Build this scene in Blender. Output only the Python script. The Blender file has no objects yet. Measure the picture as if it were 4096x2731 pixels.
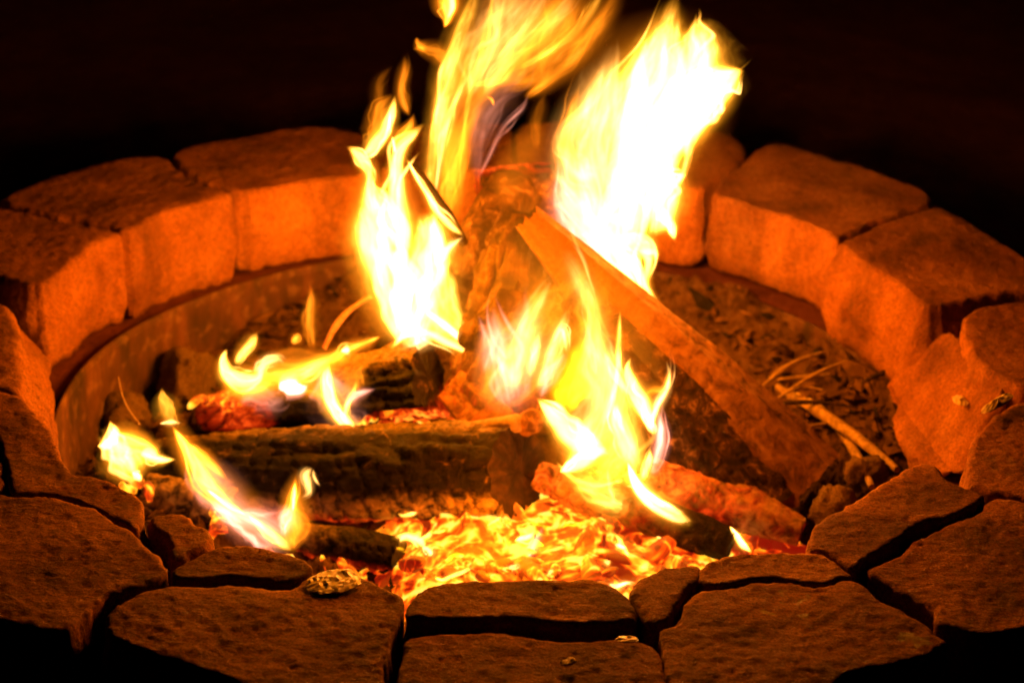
import bpy, bmesh, math, random
import numpy as np
from mathutils import Vector, Matrix, geometry
random.seed(7); np.random.seed(7)
scene = bpy.context.scene
col = scene.collection
R = math.radians

# ------------------------------------------------------------------ camera
cam_data = bpy.data.cameras.new("camera")
cam = bpy.data.objects.new("camera", cam_data); col.objects.link(cam)
pitch, roll, dist = 0.46008, -0.02633, 2.6
fw = Vector((0, math.cos(pitch), -math.sin(pitch))); rt = Vector((1, 0, 0)); up = rt.cross(fw)
cx = math.cos(roll)*rt - math.sin(roll)*up
cy = math.sin(roll)*rt + math.cos(roll)*up
m = Matrix((cx, cy, -fw)).transposed().to_4x4()
CAM = Vector((0.0225, -0.0055 - dist*math.cos(pitch), dist*math.sin(pitch)))
m.translation = CAM
cam.matrix_world = m
cam_data.sensor_width = 36.0
cam_data.lens = 84.26
cam_data.clip_start = 0.05; cam_data.clip_end = 500
cam_data.dof.use_dof = True
cam_data.dof.focus_distance = 2.25
cam_data.dof.aperture_fstop = 5.2
scene.camera = cam

# ------------------------------------------------------------------ night sky, exposure
world = bpy.data.worlds.new("World"); scene.world = world
world.use_nodes = True
wn = world.node_tree.nodes; wl = world.node_tree.links
sky = wn.new("ShaderNodeTexSky"); sky.sky_type = 'NISHITA'; sky.sun_disc = False
sky.sun_elevation = R(-7); sky.sun_rotation = R(160)
bgn = wn["Background"]; bgn.inputs["Strength"].default_value = 0.004
wl.new(sky.outputs[0], bgn.inputs["Color"])
scene.view_settings.view_transform = 'Standard'
scene.view_settings.look = 'None'
scene.view_settings.exposure = 0.0
scene.view_settings.gamma = 1.0
scene.view_settings.use_curve_mapping = False
cyc = scene.cycles
cyc.transparent_max_bounces = 96
cyc.max_bounces = 4; cyc.diffuse_bounces = 1; cyc.glossy_bounces = 1
cyc.sample_clamp_indirect = 0.4
cyc.sample_clamp_direct = 0.9
cyc.use_denoising = True
try: cyc.denoiser = 'OPENIMAGEDENOISE'
except Exception: pass

# the light the fire itself gives: lamps in two flames and the embers, one more added above the logs
def fire_or_added_light(loc, watts, colour, radius):
    l = bpy.data.lights.new("fire_or_added_light", 'POINT'); l.energy = watts; l.color = colour; l.shadow_soft_size = radius
    o = bpy.data.objects.new("fire_or_added_light", l); o.location = loc; col.objects.link(o)
    o.visible_camera = False
    return o
FIRE = (1.0, 0.27, 0.001)
fire_or_added_light((-0.12, 0.09, 0.06), 13.5, FIRE, 0.05)
fire_or_added_light((0.15, 0.14, 0.06), 7.5, FIRE, 0.06)
fire_or_added_light((0.09, 0.01, 0.17), 16.0, (1.0, 0.22, 0.001), 0.06)  # added lamp above the logs, brightens the near stone tops
fire_or_added_light((0.02, -0.17, -0.13), 3.0, (1.0, 0.22, 0.003), 0.04)

# ------------------------------------------------------------------ helpers
def tag(o, label=None, cat=None, group=None, kind=None):
    if label: o['label'] = label
    if cat: o['category'] = cat
    if group: o['group'] = group
    if kind: o['kind'] = kind
    return o
def empty(name, loc=(0, 0, 0)):
    o = bpy.data.objects.new(name, None); o.location = loc; o.empty_display_size = .05
    col.objects.link(o); return o
def meshobj(name, verts, faces, mat, parent=None, smooth=True, attrs=None):
    me = bpy.data.meshes.new(name)
    me.from_pydata([tuple(v) for v in verts] if not isinstance(verts, np.ndarray) else verts.tolist(), [], faces)
    if smooth: me.polygons.foreach_set("use_smooth", [True]*len(me.polygons))
    for k, a in (attrs or {}).items():
        at = me.attributes.new(k, 'FLOAT', 'POINT'); at.data.foreach_set("value", np.asarray(a, dtype=np.float32))
    me.materials.append(mat); me.update()
    o = bpy.data.objects.new(name, me); col.objects.link(o)
    if parent is not None:
        o.parent = parent; o.matrix_parent_inverse = Matrix.Translation(-Vector(parent.location))
    return o
# gradient noise, vectorised
def _hash(ix, iy, iz, seed):
    h = (ix*374761393 + iy*668265263 + iz*2147483647 + seed*1274126177) & 0xffffffff
    h = ((h ^ (h >> 13))*1274126177) & 0xffffffff
    h = ((h ^ (h >> 16))*2246822519) & 0xffffffff
    return (h ^ (h >> 15)) & 0xffffffff
def vnoise(p, seed=0):
    p = np.asarray(p, float); i = np.floor(p).astype(np.int64); f = p - i; u = f*f*f*(f*(f*6-15)+10)
    out = np.zeros(len(p))
    for dx in (0, 1):
        for dy in (0, 1):
            for dz in (0, 1):
                h = _hash(i[:, 0]+dx, i[:, 1]+dy, i[:, 2]+dz, seed)
                gx = ((h & 255)/127.5-1); gy = (((h >> 8) & 255)/127.5-1); gz = (((h >> 16) & 255)/127.5-1)
                w = (u[:, 0] if dx else 1-u[:, 0])*(u[:, 1] if dy else 1-u[:, 1])*(u[:, 2] if dz else 1-u[:, 2])
                out += w*(gx*(f[:, 0]-dx)+gy*(f[:, 1]-dy)+gz*(f[:, 2]-dz))
    return out*1.2
def fbm(p, octv=4, seed=0, gain=.5):
    p = np.asarray(p, float); a = 1.; s = 0
    for k in range(octv):
        s = s + a*vnoise(p*(2**k)+k*17.3, seed+k); a *= gain
    return s
def voro_edge(x, y, seed=0):
    """distance to the nearest cell border in a jittered unit grid"""
    ix = np.floor(x).astype(np.int64); iy = np.floor(y).astype(np.int64)
    d1 = np.full(len(x), 9.); d2 = np.full(len(x), 9.)
    for a in (-1, 0, 1):
        for b in (-1, 0, 1):
            h = _hash(ix+a, iy+b, ix*0, seed)
            px = ix+a+.15+.7*((h & 1023)/1023.); py = iy+b+.15+.7*(((h >> 10) & 1023)/1023.)
            d = np.hypot(px-x, py-y)
            d2 = np.where(d < d1, d1, np.minimum(d2, d)); d1 = np.minimum(d1, d)
    return d2-d1

# ------------------------------------------------------------------ materials
def new_mat(name):
    mt = bpy.data.materials.new(name); mt.use_nodes = True
    nt = mt.node_tree; nt.nodes.clear()
    return mt, nt, (lambda t, **k: _mk(nt, t, **k)), nt.links.new
def _mk(nt, t, **k):
    n = nt.nodes.new("ShaderNode"+t)
    for a, v in k.items():
        if a.startswith("i_"): n.inputs[a[2:].replace("_", " ")].default_value = v
        else: setattr(n, a, v)
    return n
def ramp(nt, stops, interp='LINEAR'):
    r = nt.nodes.new("ShaderNodeValToRGB"); r.color_ramp.interpolation = interp
    e = r.color_ramp.elements
    while len(e) < len(stops): e.new(.5)
    for i, (p, c) in enumerate(stops):
        e[i].position = p; e[i].color = (c if len(c) == 4 else (*c, 1)) if not isinstance(c, (int, float)) else (c, c, c, 1)
    return r

def stone_mat(name, c0, c1, c2, bump=.0042, stain=False):
    mt, nt, N, L = new_mat(name)
    tc = N("TexCoord"); oi = N("ObjectInfo")
    off = N("VectorMath", operation='SCALE'); L(tc.outputs["Object"], off.inputs[0]); off.inputs["Scale"].default_value = 1.0
    add = N("VectorMath", operation='ADD'); L(off.outputs[0], add.inputs[0])
    rnd = N("VectorMath", operation='SCALE'); rnd.inputs[0].default_value = (7.1, 3.3, 5.7); L(oi.outputs["Random"], rnd.inputs["Scale"]); L(rnd.outputs[0], add.inputs[1])
    big = N("TexNoise", i_Scale=9.0, i_Detail=5.0, i_Roughness=.6); L(add.outputs[0], big.inputs["Vector"])
    fm = N("Mapping"); fm.inputs["Scale"].default_value = (.8, 1.7, 1.1); fm.inputs["Rotation"].default_value = (0, 0, .3); L(add.outputs[0], fm.inputs[0])
    fine = N("TexNoise", i_Scale=105.0, i_Detail=8.0, i_Roughness=.74); L(fm.outputs[0], fine.inputs["Vector"])
    grit = N("TexNoise", i_Scale=420.0, i_Detail=3.0, i_Roughness=.7); L(add.outputs[0], grit.inputs["Vector"])
    pit = N("TexVoronoi", i_Scale=120.0, feature='F1'); L(add.outputs[0], pit.inputs["Vector"])
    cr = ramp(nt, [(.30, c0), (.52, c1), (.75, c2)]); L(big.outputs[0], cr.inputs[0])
    fr = ramp(nt, [(.28, .38), (.40, .72), (.58, 1.0), (.74, 1.3)]); L(fine.outputs[0], fr.inputs[0])
    mul = N("MixRGB", blend_type='MULTIPLY'); mul.inputs[0].default_value = .85; L(cr.outputs[0], mul.inputs[1]); L(fr.outputs[0], mul.inputs[2])
    gr_ = ramp(nt, [(.36, .45), (.52, 1.0), (.66, 1.35)]); L(grit.outputs[0], gr_.inputs[0])
    mul2 = N("MixRGB", blend_type='MULTIPLY'); mul2.inputs[0].default_value = .9; L(mul.outputs[0], mul2.inputs[1]); L(gr_.outputs[0], mul2.inputs[2]); mul = mul2
    # soot blots, and smoke stains that run up the faces
    sm = N("Mapping"); sm.inputs["Scale"].default_value = (14, 14, 3.5); L(add.outputs[0], sm.inputs[0])
    stn = N("TexNoise", i_Scale=1.0, i_Detail=5.0, i_Roughness=.6); L(sm.outputs[0], stn.inputs["Vector"])
    stc = ramp(nt, [(.36, 1.), (.50, .92), (.66, .52)]); L(stn.outputs[0], stc.inputs[0])
    mul3 = N("MixRGB", blend_type='MULTIPLY'); mul3.inputs[0].default_value = 1.0; L(mul.outputs[0], mul3.inputs[1]); L(stc.outputs[0], mul3.inputs[2]); mul = mul3
    soot = N("TexNoise", i_Scale=22.0, i_Detail=6.0, i_Roughness=.65); L(add.outputs[0], soot.inputs["Vector"])
    sr = ramp(nt, [(.62, 0.), (.80, .45)]); L(soot.outputs[0], sr.inputs[0])
    mx = N("MixRGB"); L(sr.outputs[0], mx.inputs[0]); L(mul.outputs[0], mx.inputs[1]); mx.inputs[2].default_value = (.035, .025, .02, 1)
    cl = mx
    if stain:
        st = N("TexNoise", i_Scale=16.0, i_Detail=4.0, i_Roughness=.6); L(tc.outputs["Object"], st.inputs["Vector"])
        s2 = ramp(nt, [(.66, 0.), (.70, .55)]); L(st.outputs[0], s2.inputs[0])
        m2 = N("MixRGB"); L(s2.outputs[0], m2.inputs[0]); L(mx.outputs[0], m2.inputs[1]); m2.inputs[2].default_value = (.5, .46, .2, 1)
        cl = m2
    b = N("BsdfPrincipled", i_Roughness=.9); b.inputs["Specular IOR Level"].default_value = .25
    L(cl.outputs[0], b.inputs["Base Color"])
    h1 = N("Math", operation='MULTIPLY'); L(fine.outputs[0], h1.inputs[0]); h1.inputs[1].default_value = 1.0
    h2 = N("Math", operation='MULTIPLY_ADD'); L(grit.outputs[0], h2.inputs[0]); h2.inputs[1].default_value = .30; L(h1.outputs[0], h2.inputs[2])
    pr = ramp(nt, [(0., 0.), (.45, 1.)]); L(pit.outputs["Distance"], pr.inputs[0])
    h3 = N("Math", operation='MULTIPLY_ADD'); L(pr.outputs[0], h3.inputs[0]); h3.inputs[1].default_value = .22; L(h2.outputs[0], h3.inputs[2])
    bp = N("Bump", i_Strength=1.0, i_Distance=bump); L(h3.outputs[0], bp.inputs["Height"]); L(bp.outputs[0], b.inputs["Normal"])
    o = N("OutputMaterial"); L(b.outputs[0], o.inputs[0])
    return mt
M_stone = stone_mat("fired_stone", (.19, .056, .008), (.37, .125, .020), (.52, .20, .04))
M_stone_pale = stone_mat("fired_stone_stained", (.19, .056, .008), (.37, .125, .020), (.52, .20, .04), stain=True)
M_rock = stone_mat("ashy_rock", (.12, .06, .02), (.24, .13, .045), (.36, .21, .08), bump=.012)

def soil_mat(name, a, b_, sc, bump):
    mt, nt, N, L = new_mat(name)
    tc = N("TexCoord")
    n1 = N("TexNoise", i_Scale=sc, i_Detail=8.0, i_Roughness=.7); L(tc.outputs["Object"], n1.inputs["Vector"])
    cr = ramp(nt, [(.3, a), (.7, b_)]); L(n1.outputs[0], cr.inputs[0])
    b = N("BsdfPrincipled", i_Roughness=1.0); b.inputs["Specular IOR Level"].default_value = .1
    L(cr.outputs[0], b.inputs["Base Color"])
    bp = N("Bump", i_Strength=1.0, i_Distance=bump); L(n1.outputs[0], bp.inputs["Height"]); L(bp.outputs[0], b.inputs["Normal"])
    o = N("OutputMaterial"); L(b.outputs[0], o.inputs[0]); return mt
M_soil = soil_mat("dark_soil", (.085, .023, .017), (.16, .046, .035), 30, .02)
M_ash = soil_mat("grey_brown_ash", (.014, .006, .002), (.19, .092, .03), 60, .018)
M_debris = soil_mat("leaf_litter", (.02, .009, .003), (.13, .062, .02), 22, .004)

def rust_mat():
    mt, nt, N, L = new_mat("rusty_steel")
    tc = N("TexCoord"); mp = N("Mapping"); mp.inputs["Scale"].default_value = (1, 1, .35); L(tc.outputs["Object"], mp.inputs[0])
    n1 = N("TexNoise", i_Scale=26.0, i_Detail=8.0, i_Roughness=.65); L(mp.outputs[0], n1.inputs["Vector"])
    cr = ramp(nt, [(.35, (.022, .007, .002)), (.55, (.07, .022, .007)), (.72, (.15, .05, .018))]); L(n1.outputs[0], cr.inputs[0])
    n2 = N("TexNoise", i_Scale=60.0, i_Detail=4.0); L(tc.outputs["Object"], n2.inputs["Vector"])
    fr = ramp(nt, [(.54, 0.), (.70, .32)]); L(n2.outputs[0], fr.inputs[0])
    mx = N("MixRGB"); L(fr.outputs[0], mx.inputs[0]); L(cr.outputs[0], mx.inputs[1]); mx.inputs[2].default_value = (.30, .15, .06, 1)
    b = N("BsdfPrincipled", i_Roughness=.8, i_Metallic=.15); L(mx.outputs[0], b.inputs["Base Color"])
    bp = N("Bump", i_Strength=1.0, i_Distance=.003); L(n1.outputs[0], bp.inputs["Height"]); L(bp.outputs[0], b.inputs["Normal"])
    o = N("OutputMaterial"); L(b.outputs[0], o.inputs[0]); return mt
M_rust = rust_mat()

def wood_mat(name, dark, mid, light, glow_rgb=(1., .10, .008), glow_k=3.0, bump=.004, thr=(.42, .56, .70)):
    """charred wood: base by noise and cavity, glow where the mesh attribute 'glow' says it still burns"""
    mt, nt, N, L = new_mat(name)
    tc = N("TexCoord")
    n1 = N("TexNoise", i_Scale=60.0, i_Detail=8.0, i_Roughness=.7, i_Distortion=.6); L(tc.outputs["Object"], n1.inputs["Vector"])
    n2 = N("TexNoise", i_Scale=240.0, i_Detail=5.0, i_Roughness=.7); L(tc.outputs["Object"], n2.inputs["Vector"])
    cr = ramp(nt, [(thr[0], dark), (thr[1], mid), (thr[2], light)]); L(n1.outputs[0], cr.inputs[0])
    ash = N("Attribute", attribute_name="ash"); 
    an = N("Math", operation='MULTIPLY_ADD'); L(n1.outputs[0], an.inputs[0]); an.inputs[1].default_value = 4.5; an.inputs[2].default_value = -1.75
    am = N("Math", operation='MULTIPLY', use_clamp=True); L(an.outputs[0], am.inputs[0]); L(ash.outputs["Fac"], am.inputs[1])
    mx = N("MixRGB"); L(am.outputs[0], mx.inputs[0]); L(cr.outputs[0], mx.inputs[1]); mx.inputs[2].default_value = (.50, .30, .14, 1)
    b = N("BsdfPrincipled", i_Roughness=.85); b.inputs["Specular IOR Level"].default_value = .2; L(mx.outputs[0], b.inputs["Base Color"])
    hh = N("Math", operation='MULTIPLY_ADD'); L(n2.outputs[0], hh.inputs[0]); hh.inputs[1].default_value = .35; L(n1.outputs[0], hh.inputs[2])
    bp = N("Bump", i_Strength=1.0, i_Distance=bump); L(hh.outputs[0], bp.inputs["Height"]); L(bp.outputs[0], b.inputs["Normal"])
    gl = N("Attribute", attribute_name="glow")
    g1 = N("TexNoise", i_Scale=42.0, i_Detail=5.0, i_Roughness=.6, i_Distortion=1.2); L(tc.outputs["Object"], g1.inputs["Vector"])
    gr = ramp(nt, [(.34, 0.), (.50, .35), (.66, 1.)]); L(g1.outputs[0], gr.inputs[0])
    gm = N("Math", operation='MULTIPLY'); L(gl.outputs["Fac"], gm.inputs[0]); L(gr.outputs[0], gm.inputs[1])
    gs = N("Math", operation='MULTIPLY'); L(gm.outputs[0], gs.inputs[0]); gs.inputs[1].default_value = glow_k
    gc = ramp(nt, [(0., (1., .02, .001)), (.35, (1., .09, .006)), (1., (1., .34, .02))]); L(gm.outputs[0], gc.inputs[0])
    L(gc.outputs[0], b.inputs["Emission Color"]); L(gs.outputs[0], b.inputs["Emission Strength"]); mt.cycles.emission_sampling = 'NONE'
    o = N("OutputMaterial"); L(b.outputs[0], o.inputs[0]); return mt
M_char = wood_mat("charred_wood", (.006, .004, .003), (.016, .009, .005), (.22, .12, .05), thr=(.42, .60, .74), bump=.006)
M_bark = wood_mat("scorched_bark", (.020, .010, .004), (.070, .032, .011), (.40, .20, .07), bump=.008)
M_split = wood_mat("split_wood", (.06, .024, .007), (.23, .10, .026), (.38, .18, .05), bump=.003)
M_end = wood_mat("sawn_end_grain", (.014, .007, .002), (.030, .014, .005), (.06, .028, .010), bump=.002)
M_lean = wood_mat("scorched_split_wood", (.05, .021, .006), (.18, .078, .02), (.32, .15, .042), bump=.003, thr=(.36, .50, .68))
M_stick = wood_mat("dry_stick", (.16, .09, .04), (.30, .18, .08), (.44, .28, .14), bump=.002)

def ember_mat():
    mt, nt, N, L = new_mat("glowing_ember")
    add = N("NewGeometry")
    n1 = N("TexNoise", i_Scale=26.0, i_Detail=2.5, i_Roughness=.55, i_Distortion=1.6); L(add.outputs[0], n1.inputs["Vector"])
    sh = N("Attribute", attribute_name="heat", attribute_type='OBJECT')
    n0 = N("TexNoise", i_Scale=13.0, i_Detail=2.0, i_Roughness=.5, i_Distortion=2.6); L(add.outputs[0], n0.inputs["Vector"])
    a0 = N("Math", operation='SUBTRACT'); L(n0.outputs[0], a0.inputs[0]); a0.inputs[1].default_value = .5
    a1 = N("Math", operation='ABSOLUTE'); L(a0.outputs[0], a1.inputs[0])
    a2 = N("Math", operation='MULTIPLY_ADD', use_clamp=True); L(a1.outputs[0], a2.inputs[0]); a2.inputs[1].default_value = -11.0; a2.inputs[2].default_value = 1.0
    a3 = N("Math", operation='MULTIPLY_ADD'); L(a2.outputs[0], a3.inputs[0]); a3.inputs[1].default_value = .30; a3.inputs[2].default_value = -.13
    a4 = N("Math", operation='MULTIPLY_ADD'); L(n1.outputs[0], a4.inputs[0]); a4.inputs[1].default_value = 2.0; L(a3.outputs[0], a4.inputs[2])
    geo = add; pt = N("Math", operation='MULTIPLY_ADD'); L(geo.outputs["Pointiness"], pt.inputs[0]); pt.inputs[1].default_value = 1.2; pt.inputs[2].default_value = -1.10
    a5 = N("Math", operation='ADD'); L(a4.outputs[0], a5.inputs[0]); L(pt.outputs[0], a5.inputs[1])
    ht = N("Math", operation='ADD'); L(a5.outputs[0], ht.inputs[0]); L(sh.outputs["Fac"], ht.inputs[1])
    cr = ramp(nt, [(.26, (.25, .005, .001)), (.40, (.85, .035, .002)), (.52, (1.2, .15, .004)), (.64, (1.6, .42, .010)), (.76, (2.0, .95, .04)), (.92, (4.0, 2.2, .30))]); L(ht.outputs[0], cr.inputs[0])
    b = N("BsdfPrincipled", i_Roughness=.95); b.inputs["Base Color"].default_value = (.09, .07, .055, 1)
    L(cr.outputs[0], b.inputs["Emission Color"]); b.inputs["Emission Strength"].default_value = 1.0
    bp = N("Bump", i_Strength=.7, i_Distance=.004); L(n1.outputs[0], bp.inputs["Height"]); L(bp.outputs[0], b.inputs["Normal"])
    o = N("OutputMaterial"); L(b.outputs[0], o.inputs[0]); mt.cycles.emission_sampling = 'NONE'; return mt
M_ember = ember_mat()

def flame_mat(name, rgb, hot):
    """optically thin burning gas: emission grows with the path through the body, streaked along the flow"""
    mt, nt, N, L = new_mat(name)
    ca = N("Attribute", attribute_name="across"); cb = N("Attribute", attribute_name="depthwise"); cs = N("Attribute", attribute_name="along")
    ce = N("Attribute", attribute_name="power"); oi = N("ObjectInfo"); rg_ = N("Attribute", attribute_name="ragged")
    xyz = N("CombineXYZ"); L(ca.outputs["Fac"], xyz.inputs[0]); L(cb.outputs["Fac"], xyz.inputs[1]); L(cs.outputs["Fac"], xyz.inputs[2])
    rs = N("VectorMath", operation='SCALE'); rs.inputs[0].default_value = (5.3, 8.1, 3.9); L(oi.outputs["Random"], rs.inputs["Scale"])
    ad = N("VectorMath", operation='ADD'); L(xyz.outputs[0], ad.inputs[0]); L(rs.outputs[0], ad.inputs[1])
    mp = N("Mapping"); mp.inputs["Scale"].default_value = (66, 40, 13); L(ad.outputs[0], mp.inputs[0])
    n1 = N("TexNoise", i_Scale=1.0, i_Detail=4.0, i_Roughness=.6, i_Distortion=1.8); L(mp.outputs[0], n1.inputs["Vector"])
    mp2 = N("Mapping"); mp2.inputs["Scale"].default_value = (30, 24, 15); L(ad.outputs[0], mp2.inputs[0])
    n2 = N("TexNoise", i_Scale=1.0, i_Detail=2.0, i_Distortion=.5); L(mp2.outputs[0], n2.inputs["Vector"])
    r1 = ramp(nt, [(.28, .35), (.5, .85), (.66, 1.9)]); L(n1.outputs[0], r1.inputs[0])
    r2 = ramp(nt, [(.30, .45), (.62, 1.3)]); L(n2.outputs[0], r2.inputs[0])
    pm = N("Math", operation='MULTIPLY'); L(r1.outputs[0], pm.inputs[0]); L(r2.outputs[0], pm.inputs[1])
    px = N("Mix"); px.data_type = 'FLOAT'; L(rg_.outputs["Fac"], px.inputs[0]); px.inputs[2].default_value = .8; L(pm.outputs[0], px.inputs[3])
    lw = N("LayerWeight"); lw.inputs["Blend"].default_value = .5
    fc = N("Math", operation='SUBTRACT'); fc.inputs[0].default_value = 1.0; L(lw.outputs["Facing"], fc.inputs[1])
    # the flow noise eats into the thin rim, so no outline is a clean curve
    er = N("Math", operation='MULTIPLY_ADD'); L(n2.outputs[0], er.inputs[0]); er.inputs[1].default_value = 1.7; er.inputs[2].default_value = -.95
    er2 = N("Math", operation='MULTIPLY'); L(er.outputs[0], er2.inputs[0]); L(rg_.outputs["Fac"], er2.inputs[1])
    ln = N("Attribute", attribute_name="lens")
    l1 = N("Math", operation='ADD', use_clamp=True); L(ln.outputs["Fac"], l1.inputs[0]); L(er2.outputs[0], l1.inputs[1])
    l2 = N("Math", operation='MULTIPLY'); L(l1.outputs[0], l2.inputs[0]); L(ln.outputs["Fac"], l2.inputs[1])
    f1 = N("Math", operation='POWER'); L(fc.outputs[0], f1.inputs[0]); f1.inputs[1].default_value = .6
    fp = N("Math", operation='MULTIPLY'); L(l2.outputs[0], fp.inputs[0]); L(f1.outputs[0], fp.inputs[1])
    m1 = N("Math", operation='MULTIPLY'); L(px.outputs[0], m1.inputs[0]); L(fp.outputs[0], m1.inputs[1])
    m4 = N("Math", operation='MULTIPLY'); L(m1.outputs[0], m4.inputs[0]); L(ce.outputs["Fac"], m4.inputs[1])
    cm = N("MixRGB"); dv = N("Math", operation='MULTIPLY', use_clamp=True); L(m4.outputs[0], dv.inputs[0]); dv.inputs[1].default_value = .30
    L(dv.outputs[0], cm.inputs[0]); cm.inputs[1].default_value = (*rgb, 1); cm.inputs[2].default_value = (*hot, 1)
    em = N("Emission"); L(cm.outputs[0], em.inputs["Color"]); L(m4.outputs[0], em.inputs["Strength"])
    tr = N("BsdfTransparent"); sh = N("AddShader"); L(em.outputs[0], sh.inputs[0]); L(tr.outputs[0], sh.inputs[1])
    o = N("OutputMaterial"); L(sh.outputs[0], o.inputs[0])
    mt.cycles.emission_sampling = 'NONE'      # the fire_or_added_light sources carry the fire's light with less noise
    return mt
FLAME = {
    'gold': flame_mat("flame_gold", (1., .34, .012), (1., .60, .16)),
    'amber': flame_mat("flame_amber", (1., .38, .004), (1., .45, .01)),
    'orange': flame_mat("flame_orange", (1., .23, .005), (1., .40, .05)),
    'pale': flame_mat("flame_pale", (1., .42, .07), (1., .62, .28)),
    'rose': flame_mat("flame_rose", (1., .31, .19), (1., .55, .48)),
    'red': flame_mat("flame_red", (1., .05, .06), (1., .20, .18)),
}
def foil_mat():
    mt, nt, N, L = new_mat("scorched_foil")
    tc = N("TexCoord"); n1 = N("TexNoise", i_Scale=120.0, i_Detail=3.0); L(tc.outputs["Object"], n1.inputs["Vector"])
    cr = ramp(nt, [(.36, (.05, .03, .02)), (.44, (.8, .62, .4))]); L(n1.outputs[0], cr.inputs[0])
    b = N("BsdfPrincipled", i_Roughness=.42, i_Metallic=.35); L(cr.outputs[0], b.inputs["Base Color"])
    o = N("OutputMaterial"); L(b.outputs[0], o.inputs[0]); return mt
M_foil = foil_mat()
def plain_mat(name, rgb, rough=.8):
    mt, nt, N, L = new_mat(name)
    tc = N("TexCoord"); n1 = N("TexNoise", i_Scale=90.0, i_Detail=5.0); L(tc.outputs["Object"], n1.inputs["Vector"])
    cr = ramp(nt, [(.3, tuple(v*.6 for v in rgb)), (.7, rgb)]); L(n1.outputs[0], cr.inputs[0])
    b = N("BsdfPrincipled", i_Roughness=rough); L(cr.outputs[0], b.inputs["Base Color"])
    o = N("OutputMaterial"); L(b.outputs[0], o.inputs[0]); return mt
M_chip = plain_mat("pale_wood_chip", (.78, .55, .28))
M_leaf = plain_mat("dry_leaf", (.5, .30, .12))

# ------------------------------------------------------------------ ground, ash bed, steel ring
def polar_sheet(name, radii, na, zf, mat, centre=False):
    V = []; F = []
    th = np.linspace(0, 2*np.pi, na, endpoint=False)
    for r in radii:
        p = np.stack([r*np.cos(th), r*np.sin(th), 0*th], 1); p[:, 2] = zf(p); V.append(p)
    V = np.concatenate(V)
    for i in range(len(radii)-1):
        for j in range(na):
            k = (j+1) % na
            F.append((i*na+j, (i+1)*na+j, (i+1)*na+k, i*na+k))
    if centre: F.append(tuple(range(na)))
    return meshobj(name, V, F, mat)
gr = polar_sheet("ground", np.concatenate([np.linspace(.492, 1.6, 60), np.geomspace(1.65, 60, 50)]), 160,
                 lambda p: -.118 + .010*fbm(p*6, 4, 3)*np.clip((np.hypot(p[:, 0], p[:, 1])-.49)*8, 0, 1), M_soil)
tag(gr, kind='structure')
def ash_height(p):
    r = np.hypot(p[:, 0], p[:, 1])
    q = np.stack([p[:, 0], p[:, 1], p[:, 0]*0], 1)
    rim = np.clip((r-.27)/.20, 0, 1)**1.3
    side = np.clip((p[:, 0]+.44)*3.5, 0, 1)*np.clip((p[:, 1]+.10)*4, 0, 1)
    return -.224 + .020*fbm(q*9, 5, 11) + .018*fbm(q*34, 5, 12, .7) + .105*rim*side
ash = polar_sheet("ash_bed", np.linspace(.004, .482, 130), 340, ash_height, M_ash, centre=True)
tag(ash, kind='structure')
def steel_ring():
    na = 220; V = []; F = []
    th = np.linspace(0, 2*np.pi, na, endpoint=False)
    wob = .004*np.sin(th*3+1)+.002*np.sin(th*7)
    prof = [(.4815, -.27), (.4815, -.20), (.4815, -.125), (.482, -.114), (.4845, -.1115), (.487, -.114), (.4875, -.125), (.4875, -.27)]
    for r, z in prof:
        zz = z + (.003*np.sin(th*5) if z > -.2 else 0)
        V.append(np.stack([(r+wob)*np.cos(th), (r+wob)*np.sin(th), zz+0*th], 1))
    V = np.concatenate(V)
    for i in range(len(prof)-1):
        for j in range(na):
            k = (j+1) % na; F.append((i*na+j, i*na+k, (i+1)*na+k, (i+1)*na+j))
    o = meshobj("steel_fire_ring", V, F, M_rust)
    tag(o, "rusty curved steel fire ring set in the pit below the stone rim", "fire ring")
steel_ring()

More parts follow.
